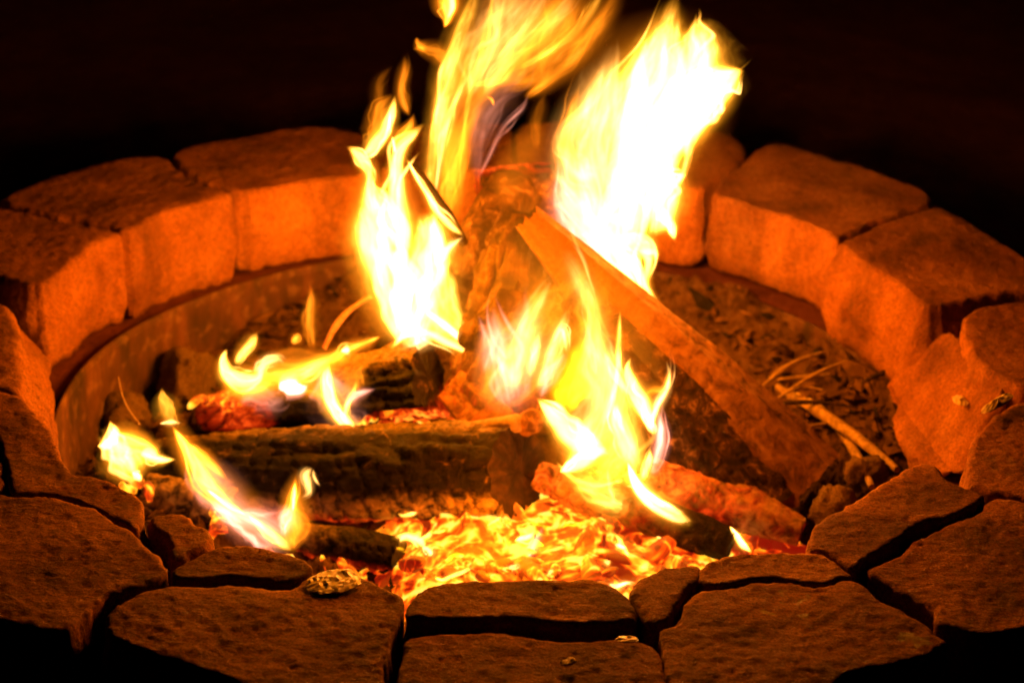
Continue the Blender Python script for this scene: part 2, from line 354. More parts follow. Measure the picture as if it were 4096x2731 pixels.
# ------------------------------------------------------------------ rim of stones
STONES = [
["left stone block with a shaded end face", [[-0.439, 0.2534, 0.0], [-0.4607, 0.238, 0.0], [-0.4811, 0.1846, 0.0], [-0.5001, 0.1235, 0.0], [-0.5144, 0.1051, 0.0], [-0.5595, 0.1245, 0.0], [-0.6211, 0.1575, 0.0], [-0.6601, 0.2866, 0.0], [-0.6367, 0.3481, 0.0], [-0.5997, 0.3223, 0.0], [-0.5655, 0.3087, 0.0], [-0.5194, 0.2855, 0.0], [-0.4647, 0.2684, 0.0]], 0.115, 0.0045, 0.0],
["", [[-0.5922, 0.3255, 0.004], [-0.6032, 0.3409, 0.004], [-0.5694, 0.3969, 0.004], [-0.5239, 0.4412, 0.004], [-0.4764, 0.4823, 0.004], [-0.4414, 0.4921, 0.004], [-0.4177, 0.4805, 0.004], [-0.4087, 0.4593, 0.004], [-0.3805, 0.4155, 0.004], [-0.3372, 0.3836, 0.004], [-0.3225, 0.3722, 0.004], [-0.3391, 0.3642, 0.004], [-0.3575, 0.3413, 0.004], [-0.3879, 0.3245, 0.004], [-0.4109, 0.2978, 0.004], [-0.4221, 0.2685, 0.004], [-0.4347, 0.2535, 0.004], [-0.4719, 0.2729, 0.004], [-0.5109, 0.2886, 0.004], [-0.537, 0.2973, 0.004], [-0.5714, 0.3162, 0.004]], 0.115, 0.0045, 0.0],
["", [[-0.4153, 0.4919, 0.006], [-0.4024, 0.5197, 0.006], [-0.3609, 0.5453, 0.006], [-0.3137, 0.5655, 0.006], [-0.2991, 0.5836, 0.006], [-0.2586, 0.6006, 0.006], [-0.2274, 0.6029, 0.006], [-0.1991, 0.5908, 0.006], [-0.1718, 0.5726, 0.006], [-0.1553, 0.5162, 0.006], [-0.1522, 0.4491, 0.006], [-0.1647, 0.4397, 0.006], [-0.2035, 0.4271, 0.006], [-0.2419, 0.4146, 0.006], [-0.2795, 0.391, 0.006], [-0.3133, 0.3763, 0.006], [-0.3454, 0.3949, 0.006], [-0.3946, 0.4409, 0.006]], 0.104, 0.0045, 0.0],
["", [[-0.166, 0.579, 0.0], [-0.1436, 0.6244, 0.0], [-0.0867, 0.6396, 0.0], [-0.0176, 0.6494, 0.0], [0.0114, 0.6451, 0.0], [0.0157, 0.5736, 0.0], [0.0178, 0.49, 0.0], [-0.0252, 0.4841, 0.0], [-0.0801, 0.4774, 0.0], [-0.1455, 0.4642, 0.0], [-0.1529, 0.5313, 0.0]], 0.104, 0.0045, 0.0],
["", [[0.0196, 0.6394, 0.0], [0.0577, 0.6581, 0.0], [0.1158, 0.6591, 0.0], [0.1679, 0.6565, 0.0], [0.1833, 0.6322, 0.0], [0.1873, 0.5553, 0.0], [0.185, 0.464, 0.0], [0.1402, 0.4753, 0.0], [0.0853, 0.486, 0.0], [0.0245, 0.489, 0.0]], 0.104, 0.0045, 0.0],
["", [[0.1936, 0.5761, 0.004], [0.2015, 0.6312, 0.004], [0.2366, 0.6416, 0.004], [0.2658, 0.6374, 0.004], [0.2905, 0.6265, 0.004], [0.3123, 0.6031, 0.004], [0.3203, 0.5577, 0.004], [0.303, 0.5206, 0.004], [0.2714, 0.4631, 0.004], [0.254, 0.4279, 0.004], [0.2259, 0.4316, 0.004], [0.1909, 0.4519, 0.004]], 0.104, 0.0045, 0.0],
["", [[0.3282, 0.5622, 0.0], [0.3447, 0.5908, 0.0], [0.3686, 0.6033, 0.0], [0.3943, 0.5851, 0.0], [0.4306, 0.5529, 0.0], [0.4779, 0.5205, 0.0], [0.5061, 0.4846, 0.0], [0.5353, 0.4609, 0.0], [0.5427, 0.418, 0.0], [0.5025, 0.3852, 0.0], [0.455, 0.3471, 0.0], [0.4185, 0.3054, 0.0], [0.4068, 0.2892, 0.0], [0.3961, 0.3209, 0.0], [0.3601, 0.3528, 0.0], [0.327, 0.3762, 0.0], [0.2981, 0.4043, 0.0], [0.2667, 0.4202, 0.0], [0.2779, 0.4589, 0.0], [0.3087, 0.519, 0.0]], 0.104, 0.0045, 0.0],
["", [[0.408, 0.2816, 0.0], [0.4217, 0.2966, 0.0], [0.4767, 0.3512, 0.0], [0.5426, 0.4028, 0.0], [0.55, 0.3978, 0.0], [0.5746, 0.3563, 0.0], [0.6039, 0.3007, 0.0], [0.6259, 0.2603, 0.0], [0.6537, 0.1958, 0.0], [0.6428, 0.1654, 0.0], [0.6089, 0.1656, 0.0], [0.5491, 0.1397, 0.0], [0.5095, 0.1165, 0.0], [0.4855, 0.1105, 0.0], [0.4823, 0.1263, 0.0], [0.4629, 0.1743, 0.0], [0.44, 0.2126, 0.0]], 0.115, 0.0045, 0.012],
["stone block at the right under a pale flake", [[0.5183, 0.0734, 0.002], [0.5235, -0.0346, 0.002], [0.5562, -0.0825, 0.002], [0.5938, -0.0903, 0.002], [0.6366, 0.0098, 0.002], [0.6466, 0.1093, 0.002], [0.6021, 0.1295, 0.002], [0.5487, 0.1113, 0.002]], 0.115, 0.0045, 0.0],
["slanting spalled face of the right stone block", [[0.5143, 0.0753, -0.0028], [0.5259, -0.0048, -0.0141], [0.5516, -0.0839, 0.0], [0.5275, -0.0825, -0.0421], [0.5148, -0.0936, -0.0692], [0.5044, -0.0924, -0.0871], [0.4677, -0.0347, -0.1293], [0.4643, -0.0068, -0.1242], [0.4609, 0.0582, -0.1042], [0.4599, 0.1136, -0.084], [0.4785, 0.0926, -0.0594], [0.4989, 0.0872, -0.0254]], 0.1, 0.008, 0.0],
["broken right stone block below the pale flake", [[0.4889, -0.203, -0.004], [0.4731, -0.2827, -0.004], [0.488, -0.2965, -0.004], [0.4988, -0.3027, -0.004], [0.5629, -0.3221, -0.004], [0.6181, -0.0873, -0.004], [0.5574, -0.1055, -0.004], [0.5419, -0.1162, -0.004], [0.5116, -0.159, -0.004], [0.4983, -0.1803, -0.004]], 0.115, 0.0045, 0.0],
["broken inner slab at the right front", [[0.3082, -0.3972, 0.0], [0.3168, -0.3736, 0.0], [0.3406, -0.3488, 0.0], [0.367, -0.32, 0.0], [0.385, -0.3004, 0.0], [0.4051, -0.277, 0.0], [0.4307, -0.2502, 0.0], [0.4463, -0.2529, 0.0], [0.4498, -0.2815, 0.0], [0.4646, -0.2962, 0.0], [0.4827, -0.3105, 0.0], [0.4755, -0.326, 0.0], [0.4552, -0.3486, 0.0], [0.4221, -0.3641, 0.0], [0.4074, -0.3746, 0.0], [0.3889, -0.3994, 0.0], [0.3612, -0.4289, 0.0], [0.348, -0.4411, 0.0], [0.342, -0.455, 0.0], [0.3278, -0.439, 0.0], [0.3175, -0.4257, 0.0], [0.303, -0.421, -0.0]], 0.115, 0.0022, 0.0],
["outer slab at the right front behind a wide crack", [[0.3545, -0.4496, -0.003], [0.3756, -0.4348, -0.003], [0.3922, -0.4224, -0.003], [0.4004, -0.4041, -0.003], [0.4282, -0.3781, -0.003], [0.4539, -0.3591, -0.003], [0.48, -0.3389, -0.003], [0.487, -0.3194, -0.003], [0.4997, -0.312, -0.003], [0.5222, -0.3184, -0.003], [0.555, -0.3408, -0.003], [0.5297, -0.511, -0.003], [0.4816, -0.5444, -0.003], [0.4446, -0.5538, -0.003], [0.4311, -0.5496, -0.003], [0.4184, -0.5397, -0.003], [0.4032, -0.5384, -0.003], [0.4098, -0.5225, -0.003], [0.3956, -0.5016, -0.003], [0.3803, -0.487, -0.003], [0.3706, -0.4735, -0.003], [0.3575, -0.4607, -0.003]], 0.115, 0.0022, 0.0],
["small wedge of stone right of the centre front slab", [[0.1338, -0.509, 0.0], [0.1451, -0.479, 0.0], [0.1704, -0.4613, 0.0], [0.1971, -0.4539, 0.0], [0.1996, -0.4651, 0.0], [0.1958, -0.4832, 0.0], [0.188, -0.4888, 0.0], [0.1822, -0.5022, 0.0], [0.1741, -0.5243, 0.0], [0.1671, -0.5487, 0.0], [0.1522, -0.5564, 0.0], [0.1448, -0.5484, 0.0], [0.141, -0.5259, 0.0]], 0.115, 0.0022, 0.0],
["thin broken strip along the inner rim right of centre", [[0.2024, -0.4569, 0.002], [0.2195, -0.4454, 0.002], [0.2423, -0.4358, 0.002], [0.2662, -0.4331, 0.002], [0.3018, -0.4313, 0.002], [0.3161, -0.4375, 0.002], [0.3266, -0.4484, 0.002], [0.3347, -0.4646, 0.002], [0.3378, -0.472, 0.002], [0.3267, -0.4725, 0.002], [0.3138, -0.4857, 0.002], [0.2965, -0.4851, 0.002], [0.2797, -0.4793, 0.002], [0.2642, -0.4756, 0.002], [0.2387, -0.4828, 0.002], [0.2207, -0.4933, 0.002], [0.1973, -0.4893, 0.002]], 0.115, 0.0022, 0.0],
["large outer slab right of centre with pale stains", [[0.158, -0.5701, 0.001], [0.1673, -0.56, 0.001], [0.1731, -0.5576, 0.001], [0.1818, -0.5319, 0.001], [0.1919, -0.5033, 0.001], [0.2237, -0.4952, 0.001], [0.2461, -0.4853, 0.001], [0.2754, -0.4801, 0.001], [0.2963, -0.488, 0.001], [0.3136, -0.4878, 0.001], [0.3265, -0.4754, 0.001], [0.3382, -0.4763, 0.001], [0.3504, -0.4934, 0.001], [0.3544, -0.5084, 0.001], [0.3727, -0.5205, 0.001], [0.3894, -0.5431, 0.001], [0.4065, -0.57, 0.001], [0.408, -0.5774, 0.001], [0.3816, -0.5982, 0.001], [0.3524, -0.6116, 0.001], [0.3167, -0.6231, 0.001], [0.3013, -0.642, 0.001], [0.2847, -0.6883, 0.001], [0.1816, -0.7234, 0.001], [0.1642, -0.656, 0.001]], 0.115, 0.0022, 0.0],
["broken inner slab in front of the glowing embers", [[-0.0639, -0.5294, 0.0], [-0.0537, -0.5072, 0.0], [-0.0396, -0.4985, 0.0], [-0.0213, -0.4925, 0.0], [0.0175, -0.4891, 0.0], [0.0537, -0.4858, 0.0], [0.0972, -0.4822, 0.0], [0.1156, -0.4894, 0.0], [0.1307, -0.5091, 0.0], [0.1379, -0.5275, 0.0], [0.1409, -0.5514, 0.0], [0.1308, -0.5539, 0.0], [0.1028, -0.5574, 0.0], [0.0817, -0.5605, 0.0], [0.058, -0.5567, 0.0], [0.0396, -0.5527, 0.0], [0.0048, -0.5544, 0.0], [-0.0234, -0.5579, 0.0], [-0.0513, -0.5592, 0.0], [-0.0635, -0.5535, 0.0]], 0.115, 0.006, 0.0],
["outer slab at the front centre behind a wide gap", [[-0.0627, -0.5908, -0.004], [-0.0556, -0.5802, -0.004], [-0.0365, -0.5745, -0.004], [-0.0088, -0.5732, -0.004], [0.0136, -0.5694, -0.004], [0.033, -0.5733, -0.004], [0.0471, -0.5781, -0.004], [0.0748, -0.5815, -0.004], [0.1026, -0.5775, -0.004], [0.1208, -0.5766, -0.004], [0.1387, -0.5758, -0.004], [0.1537, -0.5887, -0.004], [0.1571, -0.606, -0.004], [0.1619, -0.6489, -0.004], [0.1651, -0.7172, -0.004], [-0.0705, -0.7277, -0.004], [-0.0654, -0.6593, -0.004]], 0.115, 0.0022, 0.0],
["thin curved broken strip left of centre", [[-0.2821, -0.4891, 0.0], [-0.2734, -0.4774, 0.0], [-0.2618, -0.4663, 0.0], [-0.2481, -0.4488, 0.0], [-0.2244, -0.4392, 0.0], [-0.2015, -0.4465, 0.0], [-0.1787, -0.4545, 0.0], [-0.1631, -0.4636, 0.0], [-0.1532, -0.4774, 0.0], [-0.1606, -0.4912, 0.0], [-0.1715, -0.5013, 0.0], [-0.1956, -0.5025, 0.0], [-0.2253, -0.4929, 0.0], [-0.253, -0.501, 0.0], [-0.2744, -0.502, -0.0]], 0.115, 0.0022, 0.0],
["large outer slab left of centre with crumpled foil on it", [[-0.2917, -0.5204, 0.0], [-0.2727, -0.5144, 0.0], [-0.2468, -0.516, 0.0], [-0.2218, -0.5097, 0.0], [-0.1954, -0.5157, 0.0], [-0.1725, -0.5189, 0.0], [-0.1661, -0.5128, 0.0], [-0.1545, -0.4939, 0.0], [-0.1361, -0.4826, 0.0], [-0.1207, -0.4781, 0.0], [-0.1079, -0.4923, 0.0], [-0.0874, -0.506, 0.0], [-0.071, -0.519, 0.0], [-0.0678, -0.5367, 0.0], [-0.0722, -0.5678, 0.0], [-0.0784, -0.6183, 0.0], [-0.0807, -0.6658, 0.0], [-0.1037, -0.7105, 0.0], [-0.1782, -0.6829, 0.0], [-0.2066, -0.6563, 0.0], [-0.2416, -0.6411, 0.0], [-0.2653, -0.6304, 0.0], [-0.298, -0.6106, 0.0], [-0.3235, -0.5915, 0.0], [-0.325, -0.571, 0.0], [-0.3162, -0.5424, 0.0]], 0.115, 0.0022, 0.0],
["small loose lump beside the black gap at left", [[-0.315, -0.396, -0.006], [-0.3143, -0.3815, -0.006], [-0.2955, -0.374, -0.006], [-0.2792, -0.3821, -0.006], [-0.2703, -0.3937, -0.006], [-0.2566, -0.405, -0.006], [-0.2506, -0.4306, -0.006], [-0.268, -0.4454, -0.006], [-0.2724, -0.454, -0.006], [-0.2844, -0.463, -0.006], [-0.2914, -0.4241, -0.006], [-0.3091, -0.4084, -0.006]], 0.09, 0.006, 0.0],
["curved inner slab at the left front", [[-0.5337, -0.136, 0.0], [-0.5039, -0.149, 0.0], [-0.4818, -0.1613, 0.0], [-0.4637, -0.1879, 0.0], [-0.4449, -0.2176, 0.0], [-0.431, -0.2506, 0.0], [-0.4064, -0.3083, 0.0], [-0.4015, -0.3192, 0.0], [-0.3701, -0.3234, 0.0], [-0.3488, -0.3409, 0.0], [-0.3273, -0.3614, 0.0], [-0.3204, -0.3912, 0.0], [-0.321, -0.4144, 0.0], [-0.3262, -0.417, 0.0], [-0.3487, -0.3983, 0.0], [-0.3663, -0.3814, 0.0], [-0.3912, -0.368, 0.0], [-0.416, -0.3569, 0.0], [-0.4459, -0.3593, 0.0], [-0.4539, -0.3564, 0.0], [-0.4634, -0.3113, 0.0], [-0.4746, -0.2788, 0.0], [-0.4885, -0.2465, 0.0], [-0.5176, -0.2115, 0.0]], 0.115, 0.0022, 0.0],
["large outer slab at the left front", [[-0.4603, -0.3635, 0.001], [-0.4481, -0.3645, 0.001], [-0.4147, -0.3636, 0.001], [-0.3821, -0.3775, 0.001], [-0.3651, -0.3879, 0.001], [-0.3471, -0.4079, 0.001], [-0.3217, -0.4279, 0.001], [-0.3112, -0.4468, 0.001], [-0.297, -0.4644, 0.001], [-0.2841, -0.4856, 0.001], [-0.2841, -0.4938, 0.001], [-0.2943, -0.5127, 0.001], [-0.3246, -0.5279, 0.001], [-0.3362, -0.5378, 0.001], [-0.3429, -0.5664, 0.001], [-0.3586, -0.5934, 0.001], [-0.3899, -0.5873, 0.001], [-0.4161, -0.581, 0.001], [-0.4704, -0.5585, 0.001], [-0.5144, -0.3622, 0.001]], 0.115, 0.0022, 0.0],
["", [[-0.5309, -0.2316, -0.002], [-0.4892, -0.2519, -0.002], [-0.4778, -0.2824, -0.002], [-0.4667, -0.3122, -0.002], [-0.4586, -0.3524, -0.002], [-0.4706, -0.3547, -0.002], [-0.5053, -0.3482, -0.002]], 0.115, 0.004, 0.0],
["", [[-0.5972, 0.0713, 0.0], [-0.5477, 0.0664, 0.0], [-0.5315, 0.0528, 0.0], [-0.5153, 0.0097, 0.0], [-0.4983, -0.0531, 0.0], [-0.4828, -0.1331, 0.0], [-0.4789, -0.1669, 0.0], [-0.5138, -0.1447, 0.0], [-0.5525, -0.1322, 0.0]], 0.115, 0.012, 0.022]
]
def resample(P, step):
    P = np.asarray(P); Q = []
    for a, b in zip(P, np.roll(P, -1, 0)):
        n = max(1, int(round(np.linalg.norm((b-a)[:2])/step)))
        for k in range(n): Q.append(a+(b-a)*k/n)
    return np.array(Q)
def chaikin(P, it):
    for _ in range(it):
        N_ = np.roll(P, -1, 0); P = np.stack([.78*P+.22*N_, .22*P+.78*N_], 1).reshape(-1, P.shape[1])
    return P
def stone(outline, h, r, flare, mat, parent, label, seed):
    P = np.array(outline)
    # make counter-clockwise seen from above
    x, y = P[:, 0], P[:, 1]
    if (x*np.roll(y, -1)-np.roll(x, -1)*y).sum() < 0: P = P[::-1]
    P = resample(chaikin(P, 1), .0030)
    A = np.c_[P[:, :2], np.ones(len(P))]; pl = np.linalg.lstsq(A, P[:, 2], rcond=None)[0]
    t = np.roll(P, -1, 0)-np.roll(P, 1, 0); t[:, 2] = 0; t /= np.linalg.norm(t, axis=1)[:, None]+1e-9
    n = np.stack([t[:, 1], -t[:, 0], 0*t[:, 0]], 1)
    q = P.copy(); q[:, 2] = seed
    P = P + n*(.0028*fbm(q*45, 4, seed, .6) + .0010*fbm(q*240, 2, seed+5) + .0011)[:, None]
    nb = len(P)
    lo, hi = P[:, :2].min(0), P[:, :2].max(0); g = .0036
    gx, gy = np.meshgrid(np.arange(lo[0], hi[0], g), np.arange(lo[1], hi[1], g))
    G = np.stack([gx.ravel(), gy.ravel()], 1) + np.random.uniform(-.0012, .0012, (gx.size, 2))
    a = P[:, :2]; b = np.roll(a, -1, 0); ab = b-a; L2 = (ab**2).sum(1)+1e-12
    inside = np.zeros(len(G), bool); dist = np.full(len(G), 9.)
    for i in range(nb):
        cnd = ((a[i, 1] > G[:, 1]) != (b[i, 1] > G[:, 1]))
        xi = a[i, 0]+(G[:, 1]-a[i, 1])/(b[i, 1]-a[i, 1]+1e-15)*ab[i, 0]
        inside ^= cnd & (G[:, 0] < xi)
        tt = np.clip(((G-a[i])@ab[i])/L2[i], 0, 1); dist = np.minimum(dist, np.hypot(*(G-(a[i]+tt[:, None]*ab[i])).T))
    k = inside & (dist > .0018); G = G[k]; dist = dist[k]
    pts = np.concatenate([a, G])
    dd = np.concatenate([np.zeros(nb), dist])
    v2, e2, f2, ov, *_ = geometry.delaunay_2d_cdt([Vector(p) for p in pts], [], [list(range(nb))], 1, 1e-6)
    orig = [o[0] if o else 0 for o in ov]
    pts = np.array([tuple(v) for v in v2]); dd = dd[orig]
    order = {o: i for i, o in enumerate(orig)}
    loop = [order[i] for i in range(nb) if i in order]
    s = np.clip(dd/r, 0, 1); drop = -r*(1-np.sqrt(np.clip(1-(1-s)**2, 0, 1)))*(1+.8*fbm(np.c_[pts*38, np.full(len(pts), seed*1.7)], 3, seed+50))
    q = np.c_[pts, np.full(len(pts), seed*3.1)]
    z = pl[0]*pts[:, 0]+pl[1]*pts[:, 1]+pl[2] + drop + .0030*fbm(q*10, 2, seed)*np.clip(dd/.012, .2, 1) + .0011*fbm(q*80, 4, seed+9, .65)*np.clip(dd/.004, .4, 1)
    z -= .0012*np.clip(fbm(q*np.array([90, 200, 1]), 3, seed+3, .6)-.25, 0, 1)*np.clip(dd/.004, 0, 1)*2
    V = [np.c_[pts, z]]; F = [tuple(f) for f in f2]
    prev = loop; base = V[0][loop]; nn = n[[i for i in range(nb) if i in order]]
    steps = 14; cnt = len(pts)
    for kk in range(1, steps+1):
        u = kk/steps
        zz = base[:, 2]*(1-u) + (-h + (0 if pl[2] > -.02 else 0))*u
        bul = .004*math.sin(u*math.pi) + flare*min(1, u*2.2) - (.006*max(0, u-.8)/.2)
        ring = base.copy(); ring[:, 2] = zz
        qq = ring.copy(); ring += nn*(bul + .008*fbm(qq*22+seed, 4, seed+20) + .0030*fbm(qq*120, 3, seed+30))[:, None]*min(1, u*4)
        V.append(ring); cur = list(range(cnt, cnt+len(loop))); cnt += len(loop)
        for i in range(len(loop)):
            j = (i+1) % len(loop); F.append((prev[j], prev[i], cur[i], cur[j]))
        prev = cur
    F.append(tuple(prev[::-1]))
    V = np.concatenate(V)
    c0 = V.mean(0); o = meshobj("stone_fragment" if "broken" in label or "lump" in label or "wedge" in label or "inner slab" in label else "stone", V-c0, F, mat); o.location = c0
    o.parent = parent
    if label: tag(o, label)
    return o
rim = empty("stone_fire_pit", (0, 0, -.14))
rim.location = (0, 0, 0)
tag(rim, "ring of thick fire cracked stone blocks around the burning campfire", "fire pit")
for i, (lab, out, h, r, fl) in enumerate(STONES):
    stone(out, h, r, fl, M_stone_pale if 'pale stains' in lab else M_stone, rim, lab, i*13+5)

# ------------------------------------------------------------------ logs
def poly_radial(poly):
    P = np.array(poly, float)
    def f(th):
        d = np.stack([np.cos(th), np.sin(th)], 1); best = np.full(len(th), 9.)
        for a, b in zip(P, np.roll(P, -1, 0)):
            e = b-a; nx = np.array([e[1], -e[0]]); nx /= np.linalg.norm(nx); k = a@nx
            den = d@nx; best = np.minimum(best, np.where(den > 1e-6, k/np.maximum(den, 1e-6), 9.))
        return best
    return f
ROUND = lambda th: np.ones(len(th))
def log(name, label, cat, p0, p1, radii, mat, end_mat=None, sect=ROUND, seed=1, rough=.10, checks=0.0, check_size=.02,
        bend=0.0, glow=None, ash_and_light=None, group=None, soft=.0, fibre=.05, parent=None, ends=(True, True), skew=0.0, cmask=None):
    p0 = np.array(p0); p1 = np.array(p1); ax = p1-p0; Ln = np.linalg.norm(ax); ax /= Ln
    mid = (p0+p1)/2; tocam = np.array(CAM)-mid; v = tocam-ax*(tocam@ax); v /= np.linalg.norm(v); u = np.cross(v, ax)
    rm = max(radii); na = int(min(120, max(20, 2*math.pi*rm/.0032))); nl = int(min(140, max(10, Ln/.0036)))
    th = np.linspace(0, 2*np.pi, na, endpoint=False)
    tt = np.linspace(0, 1, nl)
    T_, H_ = np.meshgrid(tt, th, indexing='ij'); T_ = T_.ravel(); H_ = H_.ravel()
    rr = np.interp(T_, np.linspace(0, 1, len(radii)), radii)*sect(H_)
    cu = np.cos(H_); cv = np.sin(H_)
    # noise coordinates: along the axis compressed, so relief runs with the fibre
    nc = np.stack([cu*rm*44, cv*rm*44, T_*Ln*24], 1)
    d = rough*fbm(nc*.55, 4, seed) + fibre*fbm(nc*np.array([2.2, 2.2, .6]), 3, seed+7)
    if checks:
        e = voro_edge(T_*Ln/check_size + .25*vnoise(nc*.5, seed+2), H_*rm/check_size*1.0 + .25*vnoise(nc*.5+9, seed+3), seed)
        d -= checks*np.clip(1-e/.18, 0, 1)*(cmask(T_, H_) if cmask else 1)
    edge = np.minimum(T_, 1-T_)*Ln
    d -= soft*np.clip(1-edge/(rm*.5), 0, 1)**2
    rr = rr*(1+d)
    bow = bend*np.sin(np.pi*T_)
    jag = .25*rm*fbm(np.stack([cu*2, cv*2, T_*0+seed], 1), 3, seed+4)
    along = T_*Ln - skew*rm*cv*np.clip((T_-.7)/.3, 0, 1) + jag*(np.clip((T_-.85)/.15, 0, 1)-np.clip((.15-T_)/.15, 0, 1))*.5
    V = p0 + along[:, None]*ax + (rr*cu + bow)[:, None]*u + (rr*cv)[:, None]*v
    F = []
    for i in range(nl-1):
        for j in range(na):
            k = (j+1) % na; F.append((i*na+j, i*na+k, (i+1)*na+k, (i+1)*na+j))
    gl = glow(V, T_, H_) if glow else np.zeros(len(V))
    ah = ash_and_light(V, T_, H_) if ash_and_light else np.zeros(len(V))
    base = V.mean(0)
    root = empty(name, base)
    if label: tag(root, label, cat, group)
    o = meshobj({'log': 'log_body', 'branch': 'stem', 'twig': 'stem', 'bark': 'bark_body', 'plank': 'plank_body'}.get(cat, 'body'), V-base, F, mat, attrs={'glow': gl, 'ash': ah}); o.parent = root  # 'ash' also carries the front log's pale strip for bark flakes and firelight
    for w, last in ((0, False), (nl-1, True)):
        if not ends[1 if last else 0]: continue
        ring = V[w*na:(w+1)*na]; c = ring.mean(0); EV = []; EF = []
        nr = 7
        for kq in range(nr):
            s = 1-kq/nr
            rg = c+(ring-c)*s
            off = (.02*rm*fbm(np.c_[(ring-c)*s*60, np.full(na, seed)], 3, seed+40) + .02*rm*(1-s))*(1 if last else -1)*(0 if kq == 0 else 1)
            EV.append(rg+ax*off[:, None])
        EV = np.concatenate(EV+[c[None]])
        for kq in range(nr-1):
            for j in range(na):
                k = (j+1) % na; f = (kq*na+j, kq*na+k, (kq+1)*na+k, (kq+1)*na+j); EF.append(f if last else f[::-1])
        for j in range(na):
            k = (j+1) % na; f = ((nr-1)*na+j, (nr-1)*na+k, nr*na); EF.append(f if last else f[::-1])
        g2 = glow(EV, np.full(len(EV), float(last)), np.zeros(len(EV)))*.6 if glow else np.zeros(len(EV))
        e = meshobj("end_face", EV-base, EF, end_mat or M_end, attrs={'glow': g2, 'ash': np.zeros(len(EV))})
        e.parent = root
    return root
def near(V, c, r): return np.clip(1-np.linalg.norm((V-np.array(c))/np.array(r), axis=1), 0, 1)

# big front log, charred, its underside checked and ashy over the embers
log("charred_log", "thick charred log lying across the front with a sawn end at right", "log",
    (-0.3731, 0.045, -0.2082), (0.0338, -0.05, -0.1349), [.042, .050, .053, .053, .051], M_char, M_end, seed=3, rough=.09, checks=.13, check_size=.026, fibre=.11,
    skew=.38, cmask=lambda T, H: np.clip(-np.cos(H)*2.5-.2, 0, 1)*.7+.45,
    glow=lambda V, T, H: np.clip((-.197-V[:, 2])/.02, 0, 1)*np.clip((T-.25)*2, 0, 1)*.8,
    ash_and_light=lambda V, T, H: np.clip(-np.cos(H)*3-1.2, 0, 1)*.9+np.clip(np.cos(H)*5-4.0, 0, 1)*.4)  # ash underneath; the paler top strip stands for bark flakes and firelight
# split chunk behind it, end towards the right
log("charred_log", "blackened split log chunk with a flat dark end behind the front log", "log",
    (-0.3341, 0.13, -0.1776), (-0.0697, 0.055, -0.0785), [.026, .036, .044, .050], M_char, M_char, sect=poly_radial([(-.9, -.6), (.2, -1.0), (1.0, -.2), (.5, .75), (-.5, .95)]),
    seed=9, rough=.16, checks=.10, check_size=.016, fibre=.16, ash_and_light=lambda V, T, H: np.clip(np.cos(H)*2-.6, 0, 1)*.6,
    glow=lambda V, T, H: near(V, (-0.2991, 0.1, -0.1434), (.06, .12, .04))*.8 + near(V, (-0.069, 0.05, -0.1324), (.07, .1, .035))*2.0)
# leaning split log, right
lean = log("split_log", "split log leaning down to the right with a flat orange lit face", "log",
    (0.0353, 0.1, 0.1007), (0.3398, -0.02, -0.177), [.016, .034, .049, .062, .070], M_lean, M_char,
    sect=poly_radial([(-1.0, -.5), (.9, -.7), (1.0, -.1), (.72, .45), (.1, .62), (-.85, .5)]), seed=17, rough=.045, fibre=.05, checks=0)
# bark on the lower face of it
log("bark_slab", "dark rough bark hanging under the leaning split log", "bark",
    (0.0908, 0.045, 0.0367), (0.3103, -0.045, -0.1801), [.018, .031, .044, .054], M_bark, M_char,
    sect=poly_radial([(-1.2, -.5), (.7, -.7), (.9, .3), (-.3, .72), (-1.15, .3)]), seed=23, rough=.10, fibre=.10, checks=.07, check_size=.026)
# bark covered log propped in the middle
log("propped_log", "bark covered log propped upright in the middle of the fire", "log",
    (0.0329, 0.14, 0.0886), (0.0042, 0.06, -0.1132), [.022, .044, .054, .050], M_bark, M_char, seed=31, rough=.26, fibre=.18, checks=.14, check_size=.04,
    glow=lambda V, T, H: np.clip((T-.75)*3, 0, 1)*.35)
log("propped_log", "smooth brown log leaning behind the bark covered log", "log",
    (-0.0362, 0.15, 0.0078), (0.0271, 0.24, 0.0894), [.024, .030, .032, .030], M_bark, M_bark, seed=37, rough=.05, fibre=.03, soft=.5)
log("propped_log", "dim log lying far back behind the propped logs with a red edge", "log",
    (-0.0206, 0.24, 0.0716), (0.086, 0.26, 0.0717), [.026, .030, .028], M_bark, M_char, seed=39, rough=.10,
    glow=lambda V, T, H: np.clip((np.sin(H)*.2+np.cos(H)-.75)*4, 0, 1)*.5)
log("burning_splinter", "thin dark splinter slanting through the left white flame", "splinter",
    (-0.1011, 0.125, 0.1634), (-0.0339, 0.115, 0.0594), [.004, .008, .009, .005], M_char, M_char, seed=41, rough=.2)
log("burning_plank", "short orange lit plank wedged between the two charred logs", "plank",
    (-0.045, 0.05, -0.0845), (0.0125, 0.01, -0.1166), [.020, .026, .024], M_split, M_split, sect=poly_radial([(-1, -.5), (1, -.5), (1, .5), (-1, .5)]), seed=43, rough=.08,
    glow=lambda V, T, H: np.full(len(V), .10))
log("branch", "bare branch with a rounded tip lying along the front log", "branch",
    (-0.1232, 0.01, -0.1389), (0.0362, -0.03, -0.0861), [.007, .009, .0095, .0105], M_stick, M_stick, seed=45, rough=.12, soft=.5)
log("branch", "stubby round stick end pointing out beside the branch tip", "branch",
    (0.0029, 0.03, -0.1417), (0.0517, -0.035, -0.0787), [.012, .013, .0135], M_split, M_split, seed=47, rough=.06, soft=.6)
